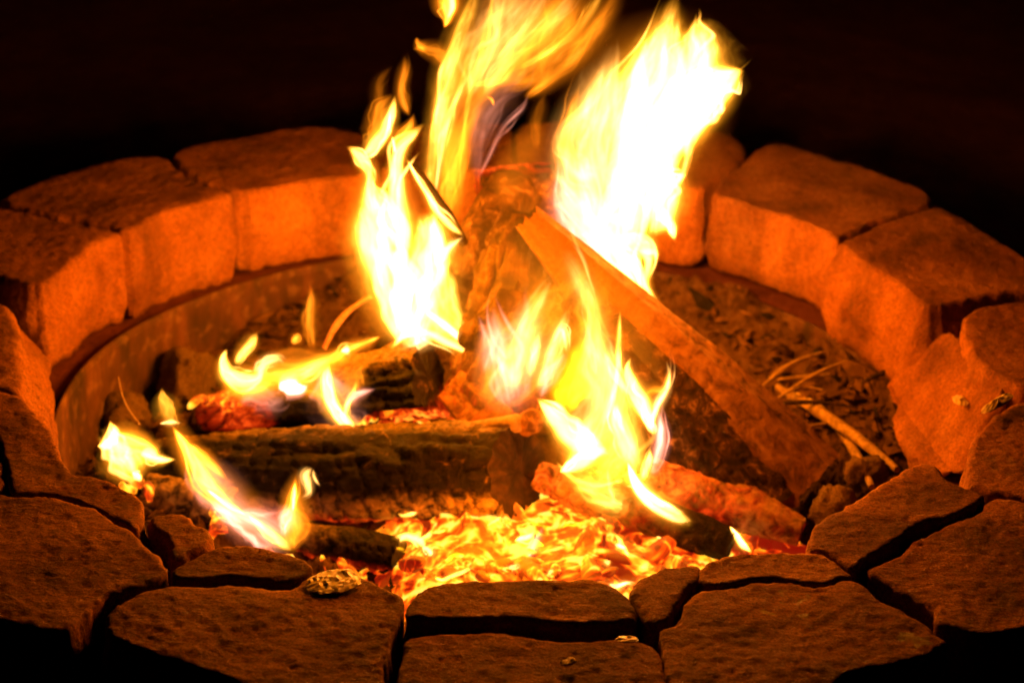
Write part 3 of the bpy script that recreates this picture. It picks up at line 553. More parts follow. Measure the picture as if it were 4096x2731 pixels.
log("glowing_log", "long glowing orange log running right from under the front log", "log",
    (0.0546, -0.04, -0.1454), (0.2647, -0.115, -0.1838), [.016, .022, .022, .020], M_char, M_char, seed=51, rough=.14, checks=.10, check_size=.016, fibre=.14,
    glow=lambda V, T, H: np.clip(1.0-T*1.3, 0, 1)*.5 + np.clip((-.20-V[:, 2])/.02, 0, 1)*.4, ash_and_light=lambda V, T, H: np.clip(.9-T, 0, 1)*.7)
log("short_log", "short charred log with a black round end in front of the embers", "log",
    (-0.2026, -0.09, -0.2056), (-0.0924, -0.125, -0.2018), [.018, .021, .022], M_char, M_char, seed=53, rough=.10, checks=.2, check_size=.016,
    glow=lambda V, T, H: np.clip((-.205-V[:, 2])/.02, 0, 1)*.6, ash_and_light=lambda V, T, H: np.clip(.6-T, 0, 1)*.8)
log("glowing_log", "ragged glowing piece of wood under the foot of the leaning log", "log",
    (0.1766, -0.035, -0.1418), (0.3427, -0.085, -0.183), [.020, .026, .026, .016], M_bark, M_char, seed=57, rough=.15, checks=.07, check_size=.02, fibre=.12,
    glow=lambda V, T, H: np.clip(.9-T*1.2, 0, 1)*.7+.05, ash_and_light=lambda V, T, H: np.full(len(V), .9))
log("charred_log", "ash grey charred stub at the far left below the front log", "log",
    (-0.3803, 0.0, -0.215), (-0.2711, -0.03, -0.2026), [.030, .034, .030], M_char, M_char, seed=61, rough=.14, checks=.2, check_size=.022,
    ash_and_light=lambda V, T, H: np.full(len(V), .9))
log("glowing_stick", "thin curved red hot twig left of the white flame", "twig",
    (-0.1923, 0.12, -0.0774), (-0.14, 0.14, -0.0191), [.003, .0035, .003], M_stick, M_stick, seed=63, rough=.4, bend=.008, glow=lambda V, T, H: np.full(len(V), .35))
for lab, a, b, rd in (("long bare twig slanting down to the right stones", (0.3374, 0.1851, -0.145), (0.447, -0.0435, -0.125), [.004, .0065, .0065, .004]),
                      ("twig rising towards the right stones behind the ash", (0.3741, 0.224, -0.17), (0.4505, 0.2532, -0.125), [.004, .005, .005]),
                      ("short twig crossing down beside the long bare twig", (0.3988, 0.122, -0.16), (0.4165, -0.0746, -0.13), [.004, .005, .004]),
                      ("thin twig lying in the ash near the far right stones", (0.3442, 0.4579, -0.18), (0.4027, 0.3774, -0.17), [.003, .004, .003]),
                      ("twig half buried in ash behind the leaning log", (0.2764, 0.5469, -0.18), (0.3716, 0.4582, -0.17), [.004, .005, .003])):
    log("twig", lab, "twig", a, b, rd, M_stick, M_stick, seed=int(a[0]*900)+70, rough=.25, bend=.004, group="twigs on the ash at the right")

tw = np.random.RandomState(12)
for q in range(7):
    a0 = np.array((0.3844, 0.0813, -0.13))+np.array([tw.uniform(-.07, .05), tw.uniform(-.07, .10), tw.uniform(-.015, .02)])
    an = tw.uniform(-1.3, 1.0); ln_ = tw.uniform(.05, .13)
    b0 = a0+ln_*np.array([math.cos(an), -math.sin(an)*.9, tw.uniform(-.15, .25)])
    where = "%s %s twig tangled by the right stones, %s the long twig" % (("thin", "stout")[q % 2], "long" if ln_ > .09 else "short", "beyond" if a0[1] > .12 else "in front of")
    log("twig", where, "twig", a0, b0, [.0014, .0026+.0012*(q % 2), .0020, .0010], (M_stick, M_bark)[q % 3 == 2], M_stick, seed=120+q, rough=.3, bend=tw.uniform(-.010, .010), group="twigs on the ash at the right")
# ------------------------------------------------------------------ rocks lying in the ash
def rock(name, label, cat, loc, size, mat, seed, group=None, heat=None, sub=4):
    bm = bmesh.new(); bmesh.ops.create_icosphere(bm, subdivisions=sub, radius=1.0)
    V = np.array([v.co[:] for v in bm.verts]); F = [tuple(v.index for v in f.verts) for f in bm.faces]; bm.free()
    k = 1+.42*fbm(V*1.2+seed, 3, seed)+.16*fbm(V*4, 4, seed+1, .6)
    V = np.sign(V)*np.abs(V)**.8*k[:, None]*np.array(size)
    o = meshobj(name, V, F, mat); o.location = loc; o.rotation_euler = (seed*.3, seed*.17, seed*1.3)
    if label: tag(o, label, cat, group)
    return o
rock("rock", "pale pitted rock sitting in the ash at left behind the flames", "rock", (-0.3682, 0.231, -0.185), (.034, .030, .040), M_rock, 2)
rock("rock", "low ash covered rock beside the steel ring at far left", "rock", (-0.435, 0.1662, -0.2), (.028, .03, .025), M_rock, 5)
rock("rock", "small rock wedged between the leaning log foot and the right slab", "rock", (0.3762, -0.0824, -0.155), (.022, .026, .024), M_rock, 3)
rock("rock", "orange lit rock beside the inner slab at the right", "rock", (0.416, -0.0351, -0.14), (.024, .022, .018), M_rock, 8)
rock("rock", "small rock at the foot of the slanting right stone", "rock", (0.4759, -0.0037, -0.12), (.014, .012, .02), M_rock, 11)

# ------------------------------------------------------------------ litter in the ash
def scatter(name, n, mat, region, size, seed, zoff=.002):
    rg = np.random.RandomState(seed); V = []; F = []
    XY = rg.uniform(-.475, .475, (n*8, 2)); XY = np.array([p for p in XY if math.hypot(*p) < .474 and region(*p)][:n])
    ZS = ash_height(np.c_[XY, np.zeros(len(XY))])+zoff
    for (x, y), z in zip(XY, ZS):
        s = size*rg.lognormal(0, .5); a = rg.uniform(0, 6.28); k = len(V)
        el = rg.uniform(1.2, 3.0); ux = np.array([math.cos(a), math.sin(a), rg.uniform(-.6, .6)]); vx = np.array([-math.sin(a), math.cos(a), rg.uniform(-.8, .8)])
        w = np.array([0, 0, 1.])
        p = np.array([x, y, z+s*.4])
        for su, sv, sw in ((-el, 0, .3), (-.3*el, -.8, 0), (el, .1, .5), (.2*el, .9, 0), (0, 0, .9), (.1, .1, -.5)):
            V.append(p+s*(su*ux+sv*vx+sw*w))
        F += [(k, k+1, k+4), (k+1, k+2, k+4), (k+2, k+3, k+4), (k+3, k, k+4), (k+1, k, k+5), (k+2, k+1, k+5), (k+3, k+2, k+5), (k, k+3, k+5)]
    o = meshobj(name, V, F, mat, smooth=False); tag(o, kind='stuff'); return o
o = scatter("leaf_litter", 5200, M_debris, lambda x, y: (y > .05 or abs(x) > .3), .0023, 4)
tag(o, "scattered leaf bits and bark crumbs over the ash", "litter")
o = scatter("leaf_litter", 420, M_debris, lambda x, y: x > .12 and y > .02, .0028, 14)
tag(o, "bark shreds and crumbs heaped on the ash behind the leaning log", "litter")
o = scatter("charcoal_crumbs", 800, M_char, lambda x, y: True, .0030, 8)
tag(o, "black crumbs of charcoal strewn over the ash", "charcoal")

# ------------------------------------------------------------------ embers
def ember_mesh(seed):
    rg = np.random.RandomState(seed); bm = bmesh.new()
    for _ in range(16):
        p = rg.normal(size=3); p /= np.linalg.norm(p); p = np.sign(p)*np.abs(p)**.7
        bm.verts.new(p*rg.uniform(.75, 1.05))
    bmesh.ops.convex_hull(bm, input=bm.verts)
    for v in [v for v in bm.verts if not v.link_faces]: bm.verts.remove(v)
    bmesh.ops.subdivide_edges(bm, edges=bm.edges, cuts=2, use_grid_fill=True, smooth=.6)
    for f in bm.faces: f.smooth = True
    me = bpy.data.meshes.new("ember")
    for v in bm.verts: v.co *= 1+rg.uniform(-.07, .07)
    bm.to_mesh(me); bm.free(); me.materials.append(M_ember); return me
EM = [ember_mesh(s) for s in range(8)]
bed_c = np.array([.06, -.09])
def bed_z(x, y): return -.205 + .03*math.exp(-((x-.06)/.16)**2-((y+.06)/.11)**2)
nx = 60; V = []; F = []
for i in range(nx):
    for j in range(nx):
        x = -.16+.56*i/(nx-1); y = -.34+.46*j/(nx-1)
        V.append((x, y, bed_z(x, y)+.012*float(fbm(np.array([[x*30, y*30, 2.]]), 3, 5)[0]) - .09*max(0, math.hypot((x-.125)/.245, (y+.10)/.2)-.8)))
for i in range(nx-1):
    for j in range(nx-1): k = i*nx+j; F.append((k, k+nx, k+nx+1, k+1))
bed = meshobj("ember_bed", V, F, M_ember); bed['heat'] = .05
tag(bed, "white hot heap of fine embers under the glowing coals", "embers", kind='stuff')
def add_ember(p, s, heat, rg, label, group):
    o = bpy.data.objects.new("ember", EM[rg.randint(8)]); col.objects.link(o)
    el = rg.uniform(1.0, 2.8)
    o.location = p; o.scale = (s*el, s*rg.uniform(.6, 1.), s*rg.uniform(.35, .9)); o.rotation_euler = (rg.uniform(-.9, .9), rg.uniform(-.7, .7), rg.uniform(0, 6.28))
    o['heat'] = float(heat); tag(o, label, "ember", group)
rg = np.random.RandomState(21)
n = 0
while n < 210:
    x = rg.uniform(-.13, .36); y = rg.uniform(-.27, .05)
    if ((x-.125)/.215)**2+((y+.11)/.17)**2 > 1: continue
    s = rg.uniform(.006, .016)
    dc = math.hypot((x-.06)/.2, (y+.08)/.2); h = rg.normal(-.03, .05)-.20*dc*dc
    tone = "yellow" if h > -.02 else "deep red" if h < -.13 else "orange"
    where = ("left end" if x < 0 else "middle" if x < .13 else "right end") + (" front" if y < -.13 else " back" if y > -.03 else "")
    add_ember((x, y, bed_z(x, y)+rg.uniform(-.006, .006)), s, h, rg, "%s %s coal at the %s of the bright ember heap" % ("chunky" if s > .015 else "small", tone, where), "glowing coals in the ember heap"); n += 1
for (px, n_, sp, lab) in (((-0.0863, 0.05, -0.1301), 12, (.045, .03, .008), "red glowing coal in the hollow between the two charred logs"),
                         ((-0.2903, -0.09, -0.1955), 5, (.012, .015, .012), "small red coal near the front left stone lump"),
                         ((-0.3944, -0.05, -0.1687), 6, (.014, .012, .010), "red coal under the star shaped flame at the far left"),
                         ((-0.1944, -0.13, -0.2096), 6, (.05, .02, .006), "dull red coal below the short front log"),
                         ((-0.3027, 0.09, -0.1354), 8, (.035, .02, .014), "red coal burning at the left end of the upper log")):
    for k in range(n_):
        p = np.array(px)+np.array(sp)*rg.normal(size=3)*.7
        add_ember(p, rg.uniform(.004, .009), rg.normal(-.10, .05), rg, lab, lab.replace("coal", "coals", 1))

# ------------------------------------------------------------------ small things on the stones
def crumple(name, label, cat, loc, size, mat, seed, n=22, rotz=0., thick=.0006, amp=.35):
    V = []; F = []
    for side in (0, 1):
        for i in range(n):
            for j in range(n):
                a = i/(n-1)*2-1; b = j/(n-1)*2-1
                k = 1-.25*abs(a*b)
                V.append((a*size[0]*k, b*size[1]*k, 0))
    V = np.array(V); q = V/np.array([size[0], size[1], 1])
    e = np.clip(1-np.abs(q[:, 0])**2, 0, 1)*np.clip(1-np.abs(q[:, 1])**2, 0, 1)
    V[:, 2] = size[2]*(.35+.65*e**.5)*(.6+amp*2*np.abs(fbm(q*2.6+seed, 3, seed))) 
    V[:, :2] *= (1+.18*fbm(q*1.6+seed, 2, seed+2))[:, None]
    V[n*n:, 2] -= thick
    for s in (0, 1):
        for i in range(n-1):
            for j in range(n-1):
                k = s*n*n+i*n+j; f = (k, k+n, k+n+1, k+1); F.append(f if s == 0 else f[::-1])
    per = [i*n for i in range(n)]+[(n-1)*n+j for j in range(1, n)]+[i*n+n-1 for i in range(n-2, -1, -1)]+[j for j in range(n-2, 0, -1)]
    for a, b in zip(per, per[1:]+per[:1]): F.append((b, a, a+n*n, b+n*n))
    o = meshobj(name, V, F, mat, smooth=False); o.location = loc; o.rotation_euler = (0, 0, rotz); tag(o, label, cat); return o
crumple("foil_wrapper", "crumpled scorched foil wrapper on the inner corner of the left front slab", "foil", (-0.1313, -0.5046, 0.001), (.027, .019, .0045), M_foil, 3, n=15, rotz=.5, amp=.3)
crumple("foil_scrap", "tiny shiny scrap of foil on the edge of the centre outer slab", "foil", (0.1291, -0.5837, 0.0), (.010, .005, .003), M_foil, 6, n=8)
crumple("pale_chip", "pale elongated chip lying across the crack in the right stone", "wood chip", (0.5282, -0.1264, 0.001), (.030, .007, .006), M_chip, 9, n=10, rotz=.85)
crumple("curled_peel", "small curled pale peel beside the chip on the right stone", "peel", (0.5088, -0.0355, -0.045), (.008, .012, .007), M_chip, 12, n=10, rotz=.3)
crumple("dry_leaf", "dry pointed leaf standing in the ash near the steel ring at left", "leaf", (-0.4448, 0.2394, -0.165), (.022, .009, .010), M_leaf, 14, n=10, rotz=1.0)
crumple("bark_flake", "bright orange lit bark flake under the twigs at right", "bark", (0.3679, 0.15, -0.15), (.030, .012, .008), M_chip, 16, n=10, rotz=-.9)
crumple("stone_chip", "tiny pale chip lying on top of the centre outer slab", "stone chip", (0.0778, -0.6194, -0.001), (.008, .005, .004), M_chip, 21, n=7, rotz=.6)
log("grass_stem", "thin bent dry stem standing at left behind the flames", "stem", (-0.4139, 0.03, -0.0742), (-0.3906, 0.02, -0.1286), [.0006, .0008, .0006], M_leaf, M_leaf, seed=90, rough=.05, bend=-.005)

# ------------------------------------------------------------------ flames
def catmull(P, n):
    P = np.array(P); k = len(P); out = []
    E_ = np.vstack([2*P[0]-P[1], P, 2*P[-1]-P[-2]])
    for t in np.linspace(0, k-1-1e-6, n):
        i = int(t); f = t-i; a, b, c, d = E_[i:i+4]
        out.append(.5*((2*b)+(-a+c)*f+(2*a-5*b+4*c-d)*f*f+(-a+3*b-3*c+d)*f**3))
    return np.array(out)
HALO = {'gold': (.045, 1.1), 'amber': (.10, .8), 'orange': (.22, .7), 'pale': (.16, .7), 'rose': (.2, .6), 'red': (.15, .6)}  # strength and spread of the emissive glow body that imitates lens bloom
def tongue(spine, heat, colour, parent, seed):
    """closed tapering bodies of burning gas along a spine of (x, y, z, width): the sheet, its filaments and an added outer glow for lens bloom"""
    rg = np.random.RandomState(seed)
    S0 = catmull(spine, max(24, 8*len(spine))); n = len(S0); na = 24
    s = np.concatenate([[0], np.cumsum(np.linalg.norm(np.diff(S0[:, :3], axis=0), axis=1))]); Ls = s[-1]; wmax = S0[:, 3].max()
    u = s/Ls
    # (sideways shift, width, heat, raggedness, wander): hot core, mid sheet, two thin skirts
    bodies = [(0., .74, .85, 1., .05), (0., 1.0, .26 if heat < 5 else .16, 1., .08), (0., 1.6 if heat < 5 else 1.32, .09 if heat < 5 else .05, 1.2, .12)]
    nf = 5 if wmax > .05 else 3
    for q in range(nf):
        a = rg.uniform(-1.0, 1.0); bodies.append((a, rg.uniform(.10, .32), rg.uniform(.25, .8), 1., rg.uniform(.2, .6)))
    veil = colour == 'veil'
    if veil: colour = 'orange'; bodies = [(0., 1., 1., 0., 0.)]  # broad faint body: thin flame and veiling glow modelled as emission
    hk, hw = HALO[colour]
    if not veil: bodies.append((0., 1.25+min(.9, .012*hw/max(wmax, .004)), hk*min(heat, 6)/max(heat, 1e-6), 0., 0.))
    V = []; ac = []; dw = []; al = []; pw = []; rgd = []; ls = []; F = []; cnt = 0
    for (side, wk, hm, rag, wig) in bodies:
        S = S0.copy(); w = np.maximum(S[:, 3]*wk, .0006)/2
        if rag == 0.: w = np.maximum(w, .004*np.sin(np.pi*np.clip(u, .02, .98)))
        P = S[:, :3].copy(); T = np.gradient(P, axis=0); T /= np.linalg.norm(T, axis=1)[:, None]+1e-9
        view = np.array(CAM)-P[n//2]; view[2] *= .3; view /= np.linalg.norm(view)
        U = np.cross(T, view); U /= np.linalg.norm(U, axis=1)[:, None]+1e-9
        W = np.cross(U, T)
        nz = np.stack([u*3.0+seed, 0*u+side*5, 0*u], 1)
        P += U*((side*.42+wig*fbm(nz, 2, seed))*S[:, 3])[:, None]
        if side: P = P[0]+(P-P[0])*rg.uniform(.75, 1.18 if heat < 5 else 1.02)
        if side: P += W*(rg.uniform(-.3, .3)*np.minimum(S[:, 3], .05))[:, None]
        th = np.linspace(0, 2*np.pi, na, endpoint=False)
        f = np.minimum(1, u/.16)*np.minimum(1, (1-u)/.34); f = f*f*(3-2*f)
        WB = 1+.18*rag*fbm(np.stack([np.tile(np.cos(th)*1.2, n), np.tile(np.sin(th)*1.2, n), np.repeat(s*24+seed, na)], 1), 2, seed).reshape(n, na)
        for i in range(n):
            wob = WB[i]
            dep = min(w[i]*.75, .05)
            V.append(P[i]+(w[i]*wob*np.cos(th))[:, None]*U[i]+(dep*wob*np.sin(th))[:, None]*W[i])
            ac.append(w[i]*np.cos(th)); dw.append(dep*np.sin(th)); al.append(np.full(na, s[i]))
            ls.append(np.abs(np.sin(th))**(1.5 if rag else 1.9)); pw.append(np.full(na, f[i]*hm*heat)); rgd.append(np.full(na, rag))
        for i in range(n-1):
            for j in range(na):
                k = (j+1) % na; F.append((cnt+i*na+j, cnt+(i+1)*na+j, cnt+(i+1)*na+k, cnt+i*na+k))
        F.append(tuple(cnt+j for j in range(na))[::-1]); F.append(tuple(cnt+(n-1)*na+j for j in range(na)))
        cnt += n*na
    cat_ = np.concatenate
    o = meshobj("white_hot_core" if heat >= 5 else "flame_tongue", cat_(V), F, FLAME[colour], attrs={'across': cat_(ac), 'depthwise': cat_(dw), 'along': cat_(al), 'power': cat_(pw)*1.12, 'ragged': cat_(rgd), 'lens': cat_(ls)})
    o.data.transform(Matrix.Translation(-Vector(parent.location))); o.parent = parent
    return o
FLAMES = [
("tall wavering orange flame rising from the middle and leaving the top of the picture", [
  ["orange", 0.44, [[-0.0013, 0.17, 0.2244, 0.0106], [0.0246, 0.17, 0.2512, 0.0528], [0.05, 0.17, 0.2834, 0.0735], [0.0733, 0.17, 0.3188, 0.0835], [0.0927, 0.17, 0.359, 0.0691]]],
  ["pale", 0.361, [[-0.0149, 0.15, 0.2202, 0.0053], [-0.0049, 0.15, 0.2465, 0.021], [0.0155, 0.15, 0.2711, 0.0279], [0.0392, 0.15, 0.2955, 0.026], [0.0662, 0.15, 0.3216, 0.0207], [0.0858, 0.15, 0.3509, 0.0103]]],
  ["gold", 0.459, [[-0.0387, 0.15, 0.1668, 0.0018], [-0.0324, 0.15, 0.216, 0.0088], [-0.0226, 0.15, 0.2571, 0.0105], [-0.0146, 0.15, 0.2977, 0.0104], [-0.0101, 0.15, 0.3339, 0.0069]]],
  ["gold", 1.34, [[-0.0661, 0.15, 0.0615, 0.0108], [-0.0719, 0.15, 0.1082, 0.0197], [-0.0706, 0.15, 0.1563, 0.0231], [-0.0631, 0.15, 0.2039, 0.0264], [-0.0539, 0.15, 0.2452, 0.0333], [-0.0422, 0.15, 0.2878, 0.0295], [-0.0306, 0.15, 0.3244, 0.0259], [-0.0244, 0.15, 0.3622, 0.0103]]],
  ["orange", 0.437, [[-0.045, 0.17, 0.0533, 0.0291], [-0.0495, 0.17, 0.1199, 0.0468], [-0.0447, 0.17, 0.1682, 0.0589], [-0.0364, 0.17, 0.2064, 0.0674], [-0.0193, 0.17, 0.2444, 0.0846], [0.0045, 0.17, 0.2821, 0.1085], [0.0281, 0.17, 0.3193, 0.1321], [0.0546, 0.17, 0.3616, 0.1208]]],
  ["pale", 0.448, [[-0.0327, 0.16, 0.216, 0.0053], [-0.0192, 0.16, 0.2518, 0.0456], [0.0011, 0.16, 0.2855, 0.0767], [0.0212, 0.16, 0.3207, 0.0901], [0.0391, 0.16, 0.3607, 0.086]]],
  ["orange", 0.6, [[0.029, 0.16, 0.2177, 0.0071], [0.0514, 0.16, 0.237, 0.0211], [0.0786, 0.16, 0.2637, 0.028], [0.0986, 0.16, 0.2919, 0.0279], [0.1149, 0.16, 0.3196, 0.0243], [0.1323, 0.16, 0.3561, 0.0138]]],
  ["gold", 0.807, [[0.016, 0.14, 0.2581, 0.0017], [0.0297, 0.14, 0.264, 0.0104], [0.0536, 0.14, 0.2793, 0.0139], [0.0806, 0.14, 0.3019, 0.0155], [0.1002, 0.14, 0.3295, 0.0137], [0.1128, 0.14, 0.3585, 0.0068]]],
  ["pale", 0.536, [[-0.0221, 0.14, 0.2423, 0.001], [-0.0154, 0.14, 0.2573, 0.007], [-0.0054, 0.14, 0.2832, 0.0104], [0.0008, 0.14, 0.316, 0.0121], [0.0068, 0.14, 0.3538, 0.0051]]],
  ["gold", 0.715, [[-0.014, 0.13, 0.2883, 0.0009], [-0.0109, 0.13, 0.3046, 0.0052], [-0.0096, 0.13, 0.3263, 0.0069], [-0.0067, 0.13, 0.3566, 0.0034]]],
  ["pale", 0.448, [[-0.0069, 0.15, 0.2576, 0.001], [0.0067, 0.15, 0.2763, 0.0087], [0.0252, 0.15, 0.3006, 0.0104], [0.0418, 0.15, 0.3264, 0.0104], [0.0548, 0.15, 0.3536, 0.0034]]],
  ["gold", 0.626, [[-0.0292, 0.15, 0.2347, 0.0018], [-0.0117, 0.15, 0.2389, 0.014], [0.0057, 0.15, 0.2422, 0.0123], [0.0142, 0.15, 0.2545, 0.007], [0.0192, 0.15, 0.262, 0.001]]],
  ["orange", 1.09, [[-0.0129, 0.13, 0.2306, 0.0007], [-0.0067, 0.13, 0.227, 0.0035], [-0.004, 0.13, 0.2187, 0.0007]]],
  ["rose", 0.131, [[-0.0204, 0.16, 0.1171, 0.0072], [-0.0228, 0.16, 0.1537, 0.025], [-0.018, 0.16, 0.1862, 0.039], [-0.0045, 0.16, 0.2167, 0.0459], [0.0162, 0.16, 0.2397, 0.0351], [0.0368, 0.16, 0.2552, 0.0105]]],
  ["rose", 0.24, [[-0.0203, 0.15, 0.1252, 0.0011], [-0.0083, 0.15, 0.1524, 0.0043], [0.0069, 0.15, 0.187, 0.0053], [0.0275, 0.15, 0.2102, 0.006], [0.0333, 0.15, 0.2272, 0.0014]]],
  ["orange", 0.6, [[-0.0549, 0.14, 0.0584, 0.0108], [-0.0536, 0.14, 0.1033, 0.0268], [-0.0505, 0.14, 0.1419, 0.0302], [-0.0422, 0.14, 0.1801, 0.0282], [-0.0321, 0.14, 0.2123, 0.0105]]],
  ["pale", 0.807, [[-0.0675, 0.13, 0.1071, 0.0018], [-0.0627, 0.13, 0.1551, 0.0088], [-0.0544, 0.13, 0.2005, 0.0123], [-0.0409, 0.13, 0.2381, 0.0122], [-0.0239, 0.13, 0.2643, 0.0035]]],
  ["orange", 0.764, [[-0.0943, 0.15, 0.2754, 0.001], [-0.0856, 0.15, 0.2774, 0.0122], [-0.0699, 0.15, 0.2733, 0.0192], [-0.0594, 0.15, 0.2671, 0.0192], [-0.0505, 0.15, 0.2563, 0.0105]]],
  ["orange", 0.654, [[-0.0905, 0.15, 0.2892, 0.0009], [-0.0874, 0.15, 0.281, 0.0087], [-0.0786, 0.15, 0.274, 0.0105]]],
  ["orange", 0.382, [[-0.0979, 0.16, 0.1934, 0.0028], [-0.105, 0.16, 0.2102, 0.0141], [-0.1069, 0.16, 0.2289, 0.0132], [-0.1034, 0.16, 0.2494, 0.0123], [-0.1035, 0.16, 0.2661, 0.0028]]],
  ["orange", 0.109, [[-0.134, 0.17, 0.1829, 0.0071], [-0.1339, 0.17, 0.2131, 0.016], [-0.1304, 0.17, 0.232, 0.0124], [-0.1163, 0.17, 0.2492, 0.0018]]],
  ["orange", 0.131, [[0.0451, 0.18, 0.1476, 0.0072], [0.0442, 0.18, 0.1802, 0.0179], [0.0488, 0.18, 0.205, 0.0142], [0.0537, 0.18, 0.2203, 0.0014]]],
  ["veil", 0.2, [[0.0052, 0.18, 0.0782, 0.0182], [0.0137, 0.18, 0.1079, 0.0542], [0.0307, 0.18, 0.1472, 0.0539], [0.053, 0.18, 0.1843, 0.0286]]]]),
("small detached lick of orange flame near the top edge left of the tall flame", [
  ["orange", 1.53, [[-0.0609, 0.16, 0.2966, 0.0009], [-0.0567, 0.16, 0.3076, 0.0139], [-0.0569, 0.16, 0.3203, 0.0277], [-0.0572, 0.16, 0.3456, 0.0311]]],
  ["gold", 2.04, [[-0.0572, 0.15, 0.3092, 0.0009], [-0.053, 0.15, 0.3202, 0.0104], [-0.0523, 0.15, 0.3328, 0.0103], [-0.0534, 0.15, 0.3471, 0.0069]]]]),
("white hot left flame with curling tips above the charred log", [
  ["gold", 1.3, [[-0.0622, 0.08, -0.0527, 0.0108], [-0.0589, 0.08, -0.0206, 0.0465], [-0.0628, 0.08, 0.0128, 0.0569], [-0.0667, 0.08, 0.042, 0.0495], [-0.0634, 0.08, 0.0693, 0.0317], [-0.053, 0.08, 0.0888, 0.0105]]],
  ["pale", 1.4, [[-0.0904, 0.07, -0.0586, 0.0108], [-0.087, 0.07, -0.0325, 0.0535], [-0.08, 0.07, -0.0085, 0.0587], [-0.0731, 0.07, 0.0172, 0.0389], [-0.0627, 0.07, 0.0429, 0.0106]]],
  ["gold", 8, [[-0.0882, 0.1, -0.0675, 0.0109], [-0.0994, 0.1025, -0.0408, 0.0416], [-0.1059, 0.105, -0.0181, 0.054], [-0.1142, 0.1075, 0.0083, 0.0628], [-0.1242, 0.11, 0.0423, 0.0715], [-0.1279, 0.1125, 0.0742, 0.0729], [-0.1351, 0.115, 0.1, 0.0585], [-0.1414, 0.1175, 0.1199, 0.0283], [-0.1424, 0.12, 0.1341, 0.0106]]],
  ["gold", 6, [[-0.1339, 0.11, 0.0926, 0.0319], [-0.1382, 0.11, 0.125, 0.0194], [-0.1399, 0.11, 0.1478, 0.0176], [-0.1486, 0.11, 0.1636, 0.0193], [-0.1582, 0.11, 0.1718, 0.0105], [-0.1655, 0.11, 0.1753, 0.001]]],
  ["gold", 3.74, [[-0.1478, 0.11, 0.1627, 0.007], [-0.1337, 0.11, 0.1771, 0.021], [-0.1224, 0.11, 0.1933, 0.0209], [-0.1154, 0.11, 0.214, 0.0139], [-0.1125, 0.11, 0.2288, 0.0069], [-0.1112, 0.11, 0.238, 0.0009]]],
  ["orange", 0.765, [[-0.1432, 0.12, 0.1682, 0.007], [-0.1326, 0.12, 0.1854, 0.0263], [-0.1308, 0.12, 0.206, 0.0227], [-0.1256, 0.12, 0.221, 0.0174], [-0.1134, 0.12, 0.2342, 0.0035]]],
  ["gold", 6, [[-0.1001, 0.11, 0.0508, 0.0357], [-0.1056, 0.11, 0.0953, 0.0425], [-0.1083, 0.11, 0.1335, 0.0282], [-0.1084, 0.11, 0.16, 0.0193], [-0.1023, 0.11, 0.179, 0.0192], [-0.0902, 0.11, 0.1933, 0.0122], [-0.0777, 0.11, 0.2061, 0.001]]],
  ["orange", 1.36, [[-0.1107, 0.12, 0.1616, 0.007], [-0.1063, 0.12, 0.1805, 0.0158], [-0.0959, 0.12, 0.1958, 0.0122], [-0.0908, 0.12, 0.2127, 0.001]]],
  ["gold", 4.25, [[-0.111, 0.11, 0.1693, 0.0052], [-0.1128, 0.11, 0.1824, 0.0035], [-0.1149, 0.11, 0.1898, 0.0007]]],
  ["gold", 9, [[-0.0969, 0.09, 0.1703, 0.001], [-0.089, 0.09, 0.1537, 0.0059], [-0.0766, 0.09, 0.1333, 0.0094], [-0.0642, 0.09, 0.1109, 0.0116], [-0.0482, 0.09, 0.0931, 0.0116], [-0.0375, 0.09, 0.0838, 0.0053], [-0.0336, 0.09, 0.0801, 0.0009]]],
  ["gold", 3.4, [[-0.0782, 0.09, 0.1085, 0.0211], [-0.0727, 0.09, 0.0761, 0.0529], [-0.0759, 0.09, 0.0411, 0.0674], [-0.0846, 0.09, 0.0075, 0.0643], [-0.0934, 0.09, -0.0225, 0.0484], [-0.1014, 0.09, -0.0508, 0.0234]]],
  ["gold", 2.04, [[-0.0722, 0.08, 0.0729, 0.0035], [-0.0693, 0.08, 0.042, 0.0106], [-0.0735, 0.08, 0.0125, 0.0107], [-0.0876, 0.08, -0.0175, 0.0125], [-0.1018, 0.08, -0.0478, 0.0036]]],
  ["pale", 3.4, [[-0.1127, 0.08, 0.0678, 0.0176], [-0.0985, 0.08, 0.0314, 0.0266], [-0.0983, 0.08, 0.002, 0.0214], [-0.1054, 0.08, -0.0419, 0.0072]]],
  ["gold", 3.5, [[-0.1137, 0.07, -0.0512, 0.0036], [-0.0959, 0.07, -0.0318, 0.0125], [-0.0727, 0.07, -0.0291, 0.0143], [-0.0512, 0.07, -0.0394, 0.0143], [-0.0314, 0.07, -0.0498, 0.0107], [-0.0178, 0.07, -0.0634, 0.0018]]],
  ["pale", 3.4, [[-0.0765, 0.07, -0.0005, 0.0036], [-0.0658, 0.07, -0.0091, 0.0107], [-0.046, 0.07, -0.0253, 0.0125], [-0.0261, 0.07, -0.0446, 0.0072], [-0.0169, 0.07, -0.0624, 0.0011]]],
  ["gold", 1.36, [[-0.0702, 0.08, 0.0419, 0.0018], [-0.0593, 0.08, 0.0129, 0.0196], [-0.0448, 0.08, -0.0123, 0.0268], [-0.0302, 0.08, -0.0317, 0.0197], [-0.0164, 0.08, -0.0554, 0.0018]]],
  ["orange", 1.7, [[-0.1251, 0.08, -0.0405, 0.0011], [-0.143, 0.08, -0.0491, 0.0108], [-0.1611, 0.08, -0.0576, 0.0144], [-0.1774, 0.08, -0.0702, 0.0126], [-0.1919, 0.08, -0.0807, 0.0036]]],
